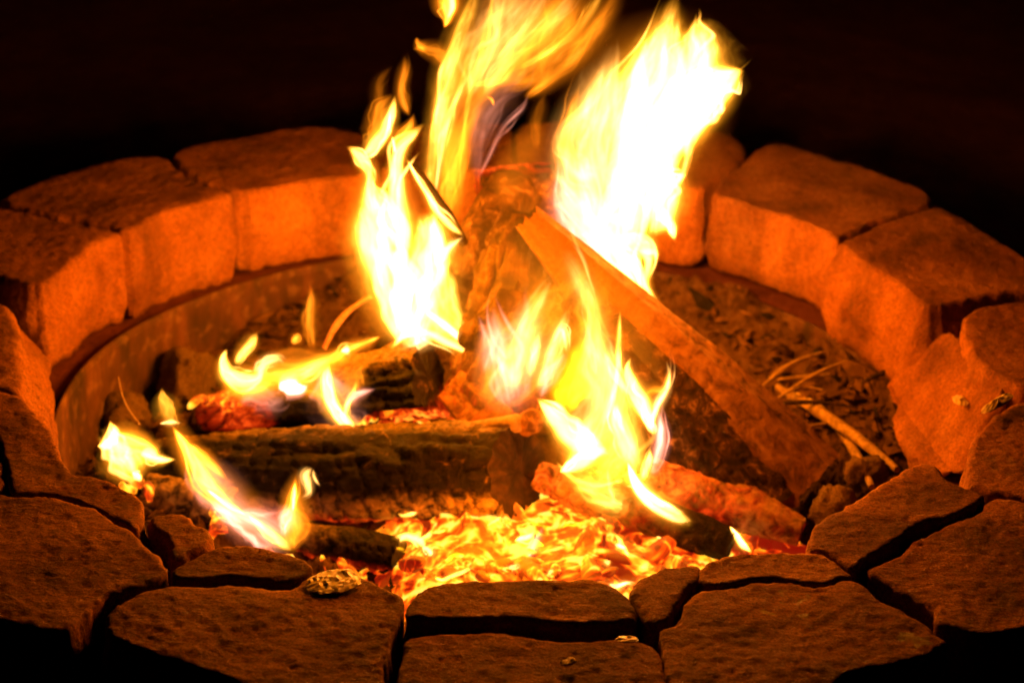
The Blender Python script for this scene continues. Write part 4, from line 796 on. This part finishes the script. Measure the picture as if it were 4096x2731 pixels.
  ["pale", 2.55, [[-0.0635, 0.09, 0.0395, 0.0014], [-0.0566, 0.09, 0.0572, 0.0124], [-0.0479, 0.09, 0.0691, 0.0106], [-0.0339, 0.09, 0.0801, 0.0011]]],
  ["veil", 0.5, [[-0.1153, 0.13, -0.0833, 0.0367], [-0.119, 0.13, -0.0426, 0.0729], [-0.1263, 0.13, 0.0173, 0.1011], [-0.1316, 0.13, 0.0664, 0.1003], [-0.1369, 0.13, 0.1148, 0.064], [-0.1368, 0.13, 0.1625, 0.0353]]]]),
("blinding white right flame with a broad slanting top", [
  ["gold", 7, [[0.1783, 0.17, 0.0906, 0.0247], [0.1888, 0.17, 0.1546, 0.0585], [0.2009, 0.17, 0.2018, 0.0726], [0.2118, 0.17, 0.2406, 0.0721], [0.2171, 0.17, 0.2737, 0.0526], [0.2185, 0.17, 0.2978, 0.0238], [0.2163, 0.17, 0.3107, 0.0024]]],
  ["gold", 10, [[0.2209, 0.17, 0.2075, 0.0532], [0.2433, 0.17, 0.2363, 0.0433], [0.2608, 0.17, 0.2496, 0.0211], [0.2711, 0.17, 0.2539, 0.0024]]],
  ["gold", 6, [[0.1968, 0.17, 0.16, 0.0293], [0.2263, 0.17, 0.1973, 0.0339], [0.2533, 0.17, 0.2315, 0.0289], [0.2688, 0.17, 0.2523, 0.0024]]],
  ["gold", 10, [[0.1737, 0.16, -0.0277, 0.003], [0.1593, 0.16, 0.0132, 0.0279], [0.1454, 0.16, 0.0455, 0.0545], [0.1462, 0.16, 0.0833, 0.0738], [0.1514, 0.16, 0.1313, 0.0879], [0.1568, 0.16, 0.1733, 0.0921], [0.169, 0.16, 0.2201, 0.1034], [0.179, 0.16, 0.261, 0.0908], [0.1828, 0.16, 0.2963, 0.0522], [0.1879, 0.16, 0.3262, 0.0293], [0.1917, 0.16, 0.3431, 0.0047]]],
  ["gold", 9, [[0.1772, 0.17, 0.112, 0.0295], [0.187, 0.17, 0.1598, 0.0488], [0.2019, 0.17, 0.2008, 0.0629], [0.2221, 0.17, 0.2291, 0.0626], [0.2428, 0.17, 0.245, 0.0404], [0.2616, 0.17, 0.2516, 0.0173], [0.2706, 0.17, 0.2534, 0.0019]]],
  ["gold", 2.72, [[0.2157, 0.18, 0.2242, 0.0726], [0.2178, 0.18, 0.2702, 0.072], [0.2189, 0.18, 0.2929, 0.0431], [0.2155, 0.18, 0.3103, 0.0048]]],
  ["gold", 2.72, [[0.1929, 0.16, 0.1324, 0.0049], [0.2031, 0.16, 0.1694, 0.0243], [0.2299, 0.16, 0.209, 0.0289], [0.2611, 0.16, 0.2481, 0.0144], [0.269, 0.16, 0.2585, 0.0024]]],
  ["gold", 12, [[0.1685, 0.15, 0.1724, 0.029], [0.1827, 0.15, 0.131, 0.0584], [0.1871, 0.15, 0.0941, 0.049], [0.1825, 0.15, 0.0683, 0.0295], [0.181, 0.15, 0.0586, 0.0039]]],
  ["gold", 8, [[0.1856, 0.15, 0.1232, 0.0244], [0.2007, 0.15, 0.1326, 0.0214], [0.2126, 0.15, 0.1371, 0.0039]]],
  ["gold", 7, [[0.1848, 0.15, 0.0914, 0.0245], [0.198, 0.15, 0.073, 0.0167], [0.2039, 0.15, 0.0554, 0.0025]]],
  ["pale", 1.53, [[0.1254, 0.15, 0.044, 0.0247], [0.1127, 0.15, 0.092, 0.0588], [0.1023, 0.15, 0.134, 0.0778], [0.097, 0.15, 0.1704, 0.0725], [0.1089, 0.15, 0.2119, 0.0624], [0.1216, 0.15, 0.253, 0.0382], [0.1253, 0.15, 0.2792, 0.0237], [0.1258, 0.15, 0.2897, 0.0047]]],
  ["gold", 1.6, [[0.133, 0.16, 0.1043, 0.054], [0.1303, 0.16, 0.1674, 0.0631], [0.1377, 0.16, 0.2192, 0.0529], [0.1548, 0.16, 0.2654, 0.0334], [0.1693, 0.16, 0.3109, 0.0142], [0.1754, 0.16, 0.3308, 0.0024]]],
  ["orange", 1.02, [[0.0937, 0.17, 0.1096, 0.0197], [0.0775, 0.17, 0.1514, 0.0244], [0.0768, 0.17, 0.1723, 0.0175], [0.0843, 0.17, 0.2088, 0.0145], [0.0892, 0.17, 0.232, 0.0029]]],
  ["rose", 0.935, [[0.1395, 0.14, 0.0543, 0.0589], [0.1045, 0.14, 0.0694, 0.0735], [0.0838, 0.14, 0.1007, 0.0585], [0.0683, 0.14, 0.1266, 0.0194], [0.0641, 0.14, 0.137, 0.0029]]],
  ["pale", 1.36, [[0.112, 0.14, 0.1279, 0.0291], [0.0922, 0.14, 0.1378, 0.0291], [0.0719, 0.14, 0.1659, 0.0174], [0.0668, 0.14, 0.1761, 0.0039]]],
  ["rose", 0.595, [[0.1503, 0.13, 0.0267, 0.0295], [0.1146, 0.13, 0.058, 0.0587], [0.0836, 0.13, 0.105, 0.0486], [0.0771, 0.13, 0.1519, 0.0193], [0.0811, 0.13, 0.1779, 0.0029]]],
  ["gold", 4, [[0.1442, 0.13, 0.0535, 0.0196], [0.1627, 0.13, 0.0244, 0.0197], [0.1763, 0.13, -0.0024, 0.0128], [0.1984, 0.13, -0.0276, 0.002]]],
  ["gold", 3, [[0.1537, 0.13, 0.0591, 0.0196], [0.1688, 0.13, 0.0515, 0.0196], [0.1802, 0.13, 0.0492, 0.0118], [0.1832, 0.13, 0.0374, 0.002]]],
  ["gold", 3.74, [[0.1301, 0.13, 0.037, 0.0147], [0.1439, 0.13, 0.0589, 0.0294], [0.1635, 0.13, 0.0594, 0.0294], [0.1743, 0.13, 0.0382, 0.0147], [0.171, 0.13, 0.0056, 0.0099], [0.1819, 0.13, -0.016, 0.002]]],
  ["veil", 0.35, [[0.1529, 0.19, 0.0103, 0.0805], [0.149, 0.19, 0.0974, 0.1636], [0.1642, 0.19, 0.1931, 0.2097], [0.1993, 0.19, 0.2661, 0.1735], [0.2157, 0.19, 0.317, 0.0574]]]]),
("low translucent rose flame with pointed tips between the leaning logs", [
  ["veil", 0.25, [[0.0126, 0.02, -0.1304, 0.0487], [0.0208, 0.02, -0.0643, 0.1588], [0.0331, 0.02, 0.0216, 0.1802], [0.0356, 0.02, 0.1048, 0.1403], [0.0292, 0.02, 0.1754, 0.0277]]],
  ["orange", 0.4, [[-0.012, 0.0, -0.0874, 0.0288], [0.0251, 0.0, -0.0324, 0.0951], [0.0615, 0.0, 0.0216, 0.1037], [0.0973, 0.0, 0.0746, 0.0747], [0.119, 0.0, 0.1161, 0.0093]]],
  ["rose", 0.3, [[0.0189, 0.03, -0.1147, 0.0143], [0.0217, 0.03, -0.0824, 0.0603], [0.0281, 0.03, -0.0504, 0.0741], [0.0343, 0.03, -0.0186, 0.0667], [0.037, 0.03, 0.0127, 0.0419], [0.0363, 0.03, 0.0397, 0.0104]]],
  ["orange", 0.35, [[-0.0063, 0.03, -0.1034, 0.0107], [0.0037, 0.03, -0.067, 0.046], [0.01, 0.03, -0.0311, 0.0528], [0.0057, 0.03, 0.004, 0.0385], [-0.0018, 0.03, 0.0309, 0.0105]]],
  ["rose", 0.68, [[0.0204, 0.02, -0.0932, 0.0177], [0.0142, 0.02, -0.0575, 0.0458], [0.0082, 0.02, -0.0223, 0.0385], [0.0023, 0.02, 0.0107, 0.0209], [0.0019, 0.02, 0.0319, 0.0014]]],
  ["pale", 0.935, [[0.0251, 0.01, -0.0659, 0.0246], [0.0311, 0.01, -0.0225, 0.0419], [0.0405, 0.01, 0.0166, 0.0312], [0.0535, 0.01, 0.0458, 0.0155], [0.0651, 0.01, 0.0718, 0.0009]]],
  ["pale", 0.85, [[0.0423, 0.0, -0.0464, 0.0105], [0.0483, 0.0, -0.0111, 0.0174], [0.0521, 0.0, 0.0064, 0.0087], [0.0524, 0.0, 0.0151, 0.0009]]],
  ["pale", 1.19, [[0.0514, 0.0, -0.0619, 0.0088], [0.0627, 0.0, -0.0301, 0.0226], [0.0706, 0.0, -0.0027, 0.0225], [0.0768, 0.0, 0.0187, 0.0138], [0.0806, 0.0, 0.0389, 0.0007]]],
  ["pale", 3.5, [[0.0653, -0.01, -0.0017, 0.001], [0.075, -0.01, 0.0178, 0.0069], [0.0797, -0.01, 0.0064, 0.0086], [0.0826, -0.01, -0.0119, 0.0017]]],
  ["rose", 0.85, [[0.0552, 0.0, -0.0717, 0.0053], [0.0631, 0.0, -0.0419, 0.0209], [0.0765, 0.0, -0.0239, 0.0104], [0.0848, 0.0, -0.0139, 0.001]]],
  ["pale", 0.85, [[0.0283, -0.01, -0.0417, 0.0017], [0.0284, -0.01, -0.0106, 0.0052], [0.032, -0.01, 0.0165, 0.0062], [0.0417, -0.01, 0.0397, 0.001]]],
  ["rose", 0.425, [[-0.007, 0.02, -0.0542, 0.007], [-0.004, 0.02, -0.0265, 0.021], [-0.0079, 0.02, -0.0032, 0.0105], [-0.0153, 0.02, 0.0198, 0.0017]]]]),
("yellow sheet of flame running down in front of the leaning split log", [
  ["veil", 0.3, [[0.1018, -0.04, -0.1938, 0.0578], [0.1176, -0.04, -0.1053, 0.1566], [0.1278, -0.04, -0.009, 0.1541], [0.1198, -0.04, 0.0735, 0.1013], [0.1082, -0.04, 0.1336, 0.0182]]],
  ["orange", 0.6, [[0.0856, -0.06, -0.1495, 0.019], [0.1125, -0.06, -0.1052, 0.0849], [0.1517, -0.06, -0.1366, 0.0901], [0.2014, -0.06, -0.179, 0.0573], [0.2511, -0.06, -0.2109, 0.0096]]],
  ["pale", 0.9, [[0.0939, -0.05, -0.1408, 0.0105], [0.1066, -0.05, -0.1066, 0.052], [0.1189, -0.05, -0.0669, 0.0723], [0.1208, -0.05, -0.028, 0.065], [0.1124, -0.05, 0.0101, 0.0442], [0.1044, -0.05, 0.042, 0.0203], [0.1001, -0.05, 0.0681, 0.0034]]],
  ["gold", 0.8, [[0.119, -0.06, -0.1625, 0.0105], [0.1281, -0.06, -0.1301, 0.0451], [0.1407, -0.06, -0.1, 0.0552], [0.1461, -0.06, -0.0665, 0.0446], [0.1412, -0.06, -0.0318, 0.0239], [0.1383, -0.06, -0.0051, 0.0034]]],
  ["orange", 0.5, [[0.0913, -0.04, -0.0633, 0.0104], [0.1004, -0.04, -0.028, 0.0446], [0.1058, -0.04, 0.0106, 0.0511], [0.1077, -0.04, 0.0485, 0.044], [0.0996, -0.04, 0.0857, 0.0269], [0.0884, -0.04, 0.1149, 0.0067]]],
  ["amber", 1.44, [[0.0778, -0.03, -0.0709, 0.0278], [0.0855, -0.03, -0.0414, 0.0621], [0.0964, -0.03, -0.0101, 0.0481], [0.1024, -0.03, 0.015, 0.0205], [0.1028, -0.03, 0.0265, 0.0017]]],
  ["pale", 0.714, [[0.1337, -0.04, -0.0856, 0.0347], [0.1319, -0.04, -0.0426, 0.0447], [0.1234, -0.04, -0.0042, 0.0376], [0.1117, -0.04, 0.0335, 0.0272], [0.1001, -0.04, 0.0708, 0.027], [0.0855, -0.04, 0.1038, 0.0285], [0.0729, -0.04, 0.1292, 0.01]]],
  ["gold", 3.74, [[0.1357, -0.05, 0.0617, 0.0013], [0.1361, -0.05, 0.0203, 0.0085], [0.1357, -0.05, -0.0179, 0.0102], [0.1288, -0.05, -0.0568, 0.012], [0.1189, -0.05, -0.0894, 0.0035]]],
  ["gold", 1.7, [[0.119, -0.05, 0.016, 0.0014], [0.1303, -0.05, -0.0104, 0.0119], [0.1431, -0.05, -0.0293, 0.0103], [0.1594, -0.05, -0.0481, 0.0034]]],
  ["gold", 10, [[0.1782, -0.06, -0.0822, 0.0017], [0.1727, -0.06, -0.0658, 0.0154], [0.163, -0.06, -0.0427, 0.0273], [0.1518, -0.06, -0.0219, 0.0221], [0.1466, -0.06, -0.001, 0.0102], [0.1494, -0.06, 0.0124, 0.0008]]],
  ["pale", 2.38, [[0.1731, -0.05, -0.0829, 0.0035], [0.1801, -0.05, -0.0514, 0.0103], [0.1894, -0.05, -0.0317, 0.0079], [0.1918, -0.05, -0.0124, 0.0051], [0.1875, -0.05, 0.0047, 0.0007]]],
  ["orange", 0.85, [[0.1657, -0.05, -0.0363, 0.0017], [0.1758, -0.05, -0.0322, 0.0137], [0.1875, -0.05, -0.0279, 0.0103], [0.1914, -0.05, -0.0048, 0.0017]]],
  ["gold", 12, [[0.0499, -0.07, -0.0341, 0.0014], [0.0631, -0.072, -0.0471, 0.0187], [0.0772, -0.074, -0.0611, 0.0307], [0.0931, -0.076, -0.077, 0.041], [0.1123, -0.078, -0.089, 0.0342], [0.1332, -0.08, -0.097, 0.0034]]],
  ["gold", 10, [[0.0776, -0.07, -0.125, 0.0014], [0.0928, -0.07, -0.1156, 0.0224], [0.1096, -0.07, -0.1033, 0.0275], [0.1298, -0.07, -0.0929, 0.0034]]],
  ["pale", 2.04, [[0.1348, -0.06, -0.0417, 0.0051], [0.1395, -0.06, -0.0706, 0.0275], [0.1511, -0.06, -0.0997, 0.0345], [0.1626, -0.06, -0.1251, 0.0208]]],
  ["gold", 12, [[0.1491, -0.09, -0.0961, 0.0014], [0.1586, -0.094, -0.1191, 0.0137], [0.1721, -0.098, -0.1361, 0.0206], [0.1897, -0.102, -0.1481, 0.024], [0.2124, -0.106, -0.159, 0.0189], [0.229, -0.11, -0.168, 0.0014]]],
  ["gold", 4, [[0.1664, -0.09, -0.1192, 0.0103], [0.1722, -0.09, -0.0974, 0.0119], [0.1735, -0.09, -0.0814, 0.0007]]],
  ["gold", 1.53, [[0.0896, -0.08, -0.1252, 0.0275], [0.1178, -0.08, -0.1422, 0.0518], [0.1443, -0.08, -0.1554, 0.045], [0.1711, -0.08, -0.1726, 0.0173]]],
  ["pale", 1.36, [[0.1282, -0.09, -0.1066, 0.001], [0.1327, -0.09, -0.132, 0.0069], [0.1406, -0.09, -0.1556, 0.0034]]],
  ["gold", 2.72, [[0.0732, -0.09, -0.1004, 0.001], [0.0928, -0.09, -0.1214, 0.0103], [0.1171, -0.09, -0.1285, 0.0103], [0.1443, -0.09, -0.1218, 0.0034]]],
  ["rose", 0.85, [[0.1777, -0.05, -0.1423, 0.007], [0.1848, -0.05, -0.1102, 0.0173], [0.1867, -0.05, -0.0786, 0.0155], [0.1819, -0.05, -0.0514, 0.0034]]]]),
("small white curl of flame on the left end of the upper charred log", [
  ["gold", 7.2, [[-0.2963, 0.06, -0.0509, 0.0012], [-0.3007, 0.06, -0.066, 0.013], [-0.2958, 0.06, -0.082, 0.0233], [-0.2799, 0.06, -0.0896, 0.0271], [-0.2636, 0.06, -0.0871, 0.0196], [-0.2571, 0.06, -0.0768, 0.0093], [-0.2471, 0.06, -0.0675, 0.0014]]],
  ["gold", 3.06, [[-0.2865, 0.06, -0.0696, 0.0093], [-0.2771, 0.06, -0.0533, 0.0139], [-0.267, 0.06, -0.0391, 0.0125], [-0.2637, 0.06, -0.0291, 0.0032]]],
  ["orange", 1.07, [[-0.3026, 0.07, -0.0893, 0.0141], [-0.2849, 0.07, -0.103, 0.0235], [-0.2597, 0.07, -0.1022, 0.0188], [-0.2449, 0.07, -0.0876, 0.0047]]],
  ["pale", 1.22, [[-0.2665, 0.07, -0.0882, 0.0094], [-0.2554, 0.07, -0.0738, 0.014], [-0.2409, 0.07, -0.0673, 0.0117], [-0.232, 0.07, -0.0731, 0.0014]]]]),
("ragged pale flames lapping along the upper charred log", [
  ["gold", 0.8, [[-0.2836, 0.06, -0.0937, 0.0072], [-0.2582, 0.06, -0.0829, 0.0198], [-0.233, 0.06, -0.0821, 0.0233], [-0.2114, 0.06, -0.0734, 0.0197], [-0.1844, 0.06, -0.0626, 0.0107], [-0.1665, 0.06, -0.0541, 0.0014]]],
  ["orange", 0.6, [[-0.236, 0.05, -0.1033, 0.0054], [-0.2108, 0.05, -0.0944, 0.0215], [-0.1858, 0.05, -0.1018, 0.0287], [-0.168, 0.05, -0.1216, 0.0216], [-0.1574, 0.05, -0.1417, 0.0036]]],
  ["veil", 0.5, [[-0.3068, 0.07, -0.1077, 0.0109], [-0.2667, 0.07, -0.0943, 0.0596], [-0.2215, 0.07, -0.0849, 0.0648], [-0.1765, 0.07, -0.0876, 0.0595], [-0.1405, 0.07, -0.1028, 0.0108]]],
  ["orange", 0.405, [[-0.311, 0.06, -0.1108, 0.007], [-0.2748, 0.06, -0.1016, 0.0375], [-0.2385, 0.06, -0.0883, 0.0514], [-0.2024, 0.06, -0.0752, 0.0466], [-0.1665, 0.06, -0.0541, 0.0279], [-0.1396, 0.06, -0.0373, 0.0046]]],
  ["rose", 0.315, [[-0.1916, 0.04, -0.0607, 0.0092], [-0.1777, 0.04, -0.0842, 0.0464], [-0.1654, 0.04, -0.1121, 0.0559], [-0.1494, 0.04, -0.136, 0.0327], [-0.1387, 0.04, -0.148, 0.0047]]],
  ["rose", 0.27, [[-0.2829, 0.05, -0.1128, 0.007], [-0.2648, 0.05, -0.1041, 0.028], [-0.2434, 0.05, -0.1116, 0.028], [-0.2289, 0.05, -0.1031, 0.0047]]],
  ["gold", 2.75, [[-0.2386, 0.05, -0.0953, 0.0023], [-0.2304, 0.05, -0.087, 0.0186], [-0.2159, 0.05, -0.0785, 0.0209], [-0.1997, 0.05, -0.07, 0.0209], [-0.1817, 0.05, -0.0555, 0.0139], [-0.1638, 0.05, -0.039, 0.0018]]],
  ["rose", 3.6, [[-0.2386, 0.05, -0.0953, 0.0019], [-0.2286, 0.05, -0.0909, 0.021], [-0.2144, 0.05, -0.0946, 0.014], [-0.2045, 0.05, -0.0892, 0.0014]]],
  ["gold", 3.6, [[-0.1801, 0.03, -0.0493, 0.0069], [-0.1821, 0.03, -0.0752, 0.0185], [-0.1761, 0.03, -0.0991, 0.0222], [-0.1656, 0.03, -0.1189, 0.0209], [-0.1523, 0.03, -0.1348, 0.0163], [-0.1443, 0.03, -0.1396, 0.0023]]],
  ["orange", 0.918, [[-0.1691, 0.04, -0.1203, 0.0093], [-0.1581, 0.04, -0.0877, 0.0325], [-0.1473, 0.04, -0.0653, 0.0254], [-0.141, 0.04, -0.0532, 0.0014]]],
  ["rose", 0.918, [[-0.1628, 0.03, -0.1067, 0.0023], [-0.1503, 0.03, -0.0902, 0.0116], [-0.1271, 0.03, -0.0805, 0.0014]]],
  ["gold", 3.06, [[-0.1647, 0.03, -0.123, 0.0047], [-0.1592, 0.03, -0.1006, 0.0093], [-0.152, 0.03, -0.0823, 0.0069], [-0.1484, 0.03, -0.0702, 0.0012]]],
  ["orange", 1.84, [[-0.163, 0.03, -0.129, 0.0047], [-0.1433, 0.03, -0.1284, 0.014], [-0.1379, 0.03, -0.1222, 0.0023]]],
  ["orange", 1.07, [[-0.2264, 0.09, -0.0568, 0.0047], [-0.2209, 0.09, -0.0506, 0.0117], [-0.2197, 0.09, -0.0425, 0.0014]]],
  ["pale", 4.5, [[-0.169, 0.07, -0.0552, 0.0014], [-0.1618, 0.07, -0.0529, 0.0093], [-0.1582, 0.07, -0.0518, 0.0014]]],
  ["orange", 0.425, [[-0.2122, 0.2, -0.1179, 0.0072], [-0.2158, 0.2, -0.0837, 0.0174], [-0.2134, 0.2, -0.0552, 0.0123], [-0.2151, 0.2, -0.0328, 0.002]]]]),
("star shaped yellow flame at the far left end of the front log", [
  ["veil", 0.5, [[-0.3961, -0.05, -0.1745, 0.0106], [-0.3946, -0.05, -0.1443, 0.063], [-0.3932, -0.05, -0.1144, 0.0626], [-0.3986, -0.05, -0.083, 0.0104]]],
  ["gold", 1.44, [[-0.418, -0.06, -0.1215, 0.0045], [-0.3988, -0.06, -0.1189, 0.0451], [-0.3816, -0.06, -0.1204, 0.0406], [-0.364, -0.06, -0.1159, 0.018], [-0.3552, -0.06, -0.1117, 0.0023]]],
  ["gold", 2.29, [[-0.409, -0.06, -0.0809, 0.0011], [-0.4049, -0.06, -0.1013, 0.0247], [-0.3954, -0.06, -0.1208, 0.0519], [-0.3876, -0.06, -0.1384, 0.0407], [-0.3822, -0.06, -0.1543, 0.0045]]],
  ["gold", 7.2, [[-0.4225, -0.07, -0.1072, 0.0022], [-0.4121, -0.07, -0.1049, 0.0202], [-0.4028, -0.07, -0.0919, 0.0157], [-0.4045, -0.07, -0.0773, 0.0011]]],
  ["gold", 3.6, [[-0.3781, -0.07, -0.1167, 0.0022], [-0.3677, -0.07, -0.1154, 0.0247], [-0.3585, -0.07, -0.122, 0.0157], [-0.3377, -0.07, -0.121, 0.0009]]],
  ["orange", 1.84, [[-0.4046, -0.06, -0.0954, 0.0067], [-0.3843, -0.06, -0.1047, 0.0203], [-0.3673, -0.06, -0.112, 0.0135], [-0.3573, -0.06, -0.1197, 0.0023]]],
  ["gold", 5.4, [[-0.386, -0.07, -0.1377, 0.0023], [-0.3811, -0.07, -0.1435, 0.0126], [-0.377, -0.07, -0.1494, 0.0018]]]]),
("thin curved sheet of orange flame sweeping down across the front log", [
  ["veil", 0.35, [[-0.2263, -0.09, -0.2186, 0.0105], [-0.2517, -0.09, -0.187, 0.0573], [-0.2887, -0.09, -0.1482, 0.0621], [-0.3214, -0.09, -0.1019, 0.0445], [-0.34, -0.09, -0.0521, 0.0204], [-0.347, -0.09, -0.018, 0.0017]]],
  ["gold", 1.53, [[-0.347, -0.09, -0.0246, 0.0011], [-0.3446, -0.09, -0.0408, 0.0198], [-0.3401, -0.09, -0.056, 0.0221], [-0.3364, -0.09, -0.0703, 0.0031]]],
  ["pale", 1.38, [[-0.3508, -0.09, -0.0669, 0.0011], [-0.3388, -0.09, -0.0646, 0.0066], [-0.3278, -0.09, -0.0656, 0.0011]]],
  ["orange", 2.29, [[-0.336, -0.1, -0.063, 0.0013], [-0.324, -0.104, -0.0826, 0.0132], [-0.3107, -0.108, -0.1072, 0.0244], [-0.2957, -0.112, -0.1318, 0.0244], [-0.2786, -0.116, -0.1467, 0.0156], [-0.2529, -0.12, -0.1594, 0.0018]]],
  ["gold", 3.6, [[-0.3011, -0.11, -0.1331, 0.0009], [-0.2857, -0.1133, -0.1449, 0.0067], [-0.2702, -0.1167, -0.1543, 0.0076], [-0.2512, -0.12, -0.1613, 0.0011]]],
  ["orange", 1.68, [[-0.3211, -0.1, -0.0828, 0.0018], [-0.3063, -0.1, -0.0979, 0.0133], [-0.2916, -0.1, -0.115, 0.0111], [-0.278, -0.1, -0.1293, 0.0009]]],
  ["rose", 0.689, [[-0.2978, -0.1, -0.1506, 0.0089], [-0.2751, -0.1075, -0.1674, 0.0313], [-0.2486, -0.115, -0.1721, 0.0447], [-0.2275, -0.1225, -0.1829, 0.0491], [-0.2082, -0.13, -0.1957, 0.0134]]],
  ["gold", 3.37, [[-0.2579, -0.12, -0.1556, 0.0018], [-0.2337, -0.1267, -0.1746, 0.0133], [-0.2162, -0.1333, -0.186, 0.0156], [-0.2054, -0.14, -0.1916, 0.0022]]],
  ["rose", 0.535, [[-0.2695, -0.11, -0.1618, 0.0036], [-0.2421, -0.11, -0.1639, 0.0134], [-0.2197, -0.11, -0.1593, 0.0022]]],
  ["rose", 0.306, [[-0.3165, -0.1, -0.0962, 0.0089], [-0.2971, -0.1, -0.1289, 0.0446], [-0.2704, -0.1, -0.1538, 0.0358], [-0.2502, -0.1, -0.1691, 0.0045]]]]),
("pointed flame licking up the front of the log beside a faint loop", [
  ["veil", 0.4, [[-0.2114, -0.1, -0.2202, 0.0104], [-0.209, -0.1, -0.1838, 0.045], [-0.2067, -0.1, -0.1479, 0.0412], [-0.2044, -0.1, -0.1084, 0.0034]]],
  ["orange", 1.53, [[-0.2102, -0.11, -0.206, 0.009], [-0.2079, -0.11, -0.1738, 0.0336], [-0.2075, -0.11, -0.146, 0.0178], [-0.2054, -0.11, -0.1263, 0.0089], [-0.2042, -0.11, -0.1116, 0.0009]]],
  ["gold", 3.37, [[-0.2073, -0.12, -0.154, 0.0022], [-0.2056, -0.12, -0.1323, 0.0075], [-0.2038, -0.12, -0.1137, 0.0009]]],
  ["rose", 0.765, [[-0.2186, -0.11, -0.1901, 0.0067], [-0.2147, -0.11, -0.1681, 0.0268], [-0.2075, -0.11, -0.15, 0.0045]]],
  ["pale", 1.07, [[-0.1873, -0.1, -0.1099, 0.0013], [-0.1943, -0.1, -0.1179, 0.0133], [-0.1927, -0.1, -0.1297, 0.0125], [-0.192, -0.1, -0.1405, 0.0076], [-0.2007, -0.1, -0.1487, 0.0013]]],
  ["pale", 0.765, [[-0.1865, -0.1, -0.1118, 0.0011], [-0.1858, -0.1, -0.1216, 0.0044], [-0.1791, -0.1, -0.1332, 0.0009]]]]),
("small white curl of flame over the end of the short front log", [
  ["gold", 6, [[-0.1019, -0.12, -0.1911, 0.001], [-0.0942, -0.12, -0.1839, 0.0103], [-0.0839, -0.12, -0.1796, 0.0127], [-0.0718, -0.12, -0.1852, 0.0137], [-0.0623, -0.12, -0.1949, 0.0069], [-0.0589, -0.12, -0.1988, 0.0009]]]]),
("white tip of flame behind the stone right of the embers", [
  ["gold", 8, [[0.2606, -0.12, -0.1571, 0.001], [0.269, -0.12, -0.1678, 0.0079], [0.2766, -0.12, -0.1795, 0.0103], [0.2867, -0.12, -0.1892, 0.0017]]]]),
("bright yellow flame on the embers behind the centre front slab", [
  ["gold", 8, [[0.0989, -0.14, -0.2138, 0.0017], [0.1139, -0.14, -0.2043, 0.0188], [0.1273, -0.14, -0.1969, 0.0154], [0.1362, -0.14, -0.1846, 0.0009]]],
  ["gold", 3, [[0.1371, -0.14, -0.2257, 0.0017], [0.1506, -0.14, -0.2212, 0.0171], [0.1611, -0.14, -0.2068, 0.0137], [0.1637, -0.14, -0.1897, 0.0009]]],
  ["gold", 5, [[-0.0707, -0.14, -0.224, 0.0034], [-0.0656, -0.14, -0.2138, 0.0103], [-0.064, -0.14, -0.2037, 0.0086], [-0.0658, -0.14, -0.1918, 0.0009]]],
  ["rose", 1.02, [[0.022, -0.14, -0.2232, 0.0017], [0.0386, -0.14, -0.2006, 0.0068], [0.0515, -0.14, -0.1743, 0.0102], [0.0627, -0.14, -0.1483, 0.0014]]]])
]
# short licks of flame running over the embers
rl = np.random.RandomState(5); licks = []
while len(licks) < 46:
    x = rl.uniform(-.12, .27); y = rl.uniform(-.24, .04)
    if ((x-.07)/.19)**2+((y+.1)/.15)**2 > 1: continue
    a = rl.uniform(0, 6.28); ln_ = rl.uniform(.018, .05); w0 = rl.uniform(.004, .010); p = np.array([x, y, bed_z(x, y)+.010]); sp = []
    for q in range(5):
        sp.append([*p, w0*(.1, .8, 1., .7, .1)[q]]); a += rl.uniform(-.9, .9)
        p = p+ln_/4*np.array([math.cos(a), math.sin(a)*.7, rl.uniform(-.1, .6)])
    licks.append([('gold', 'amber', 'gold', 'pale')[rl.randint(4)], rl.uniform(.8, 3.0), sp])
FLAMES.append(("short ribbons of yellow flame licking over the ember heap", licks))
k = 0
for label, tongues in FLAMES:
    base = min((p for t in tongues for p in t[2]), key=lambda p: p[2])
    f = empty("flame", base[:3]); tag(f, label, "flame")
    for colour, heat, spine in tongues:
        k += 1; tongue(spine, heat, colour, f, k*7+1)
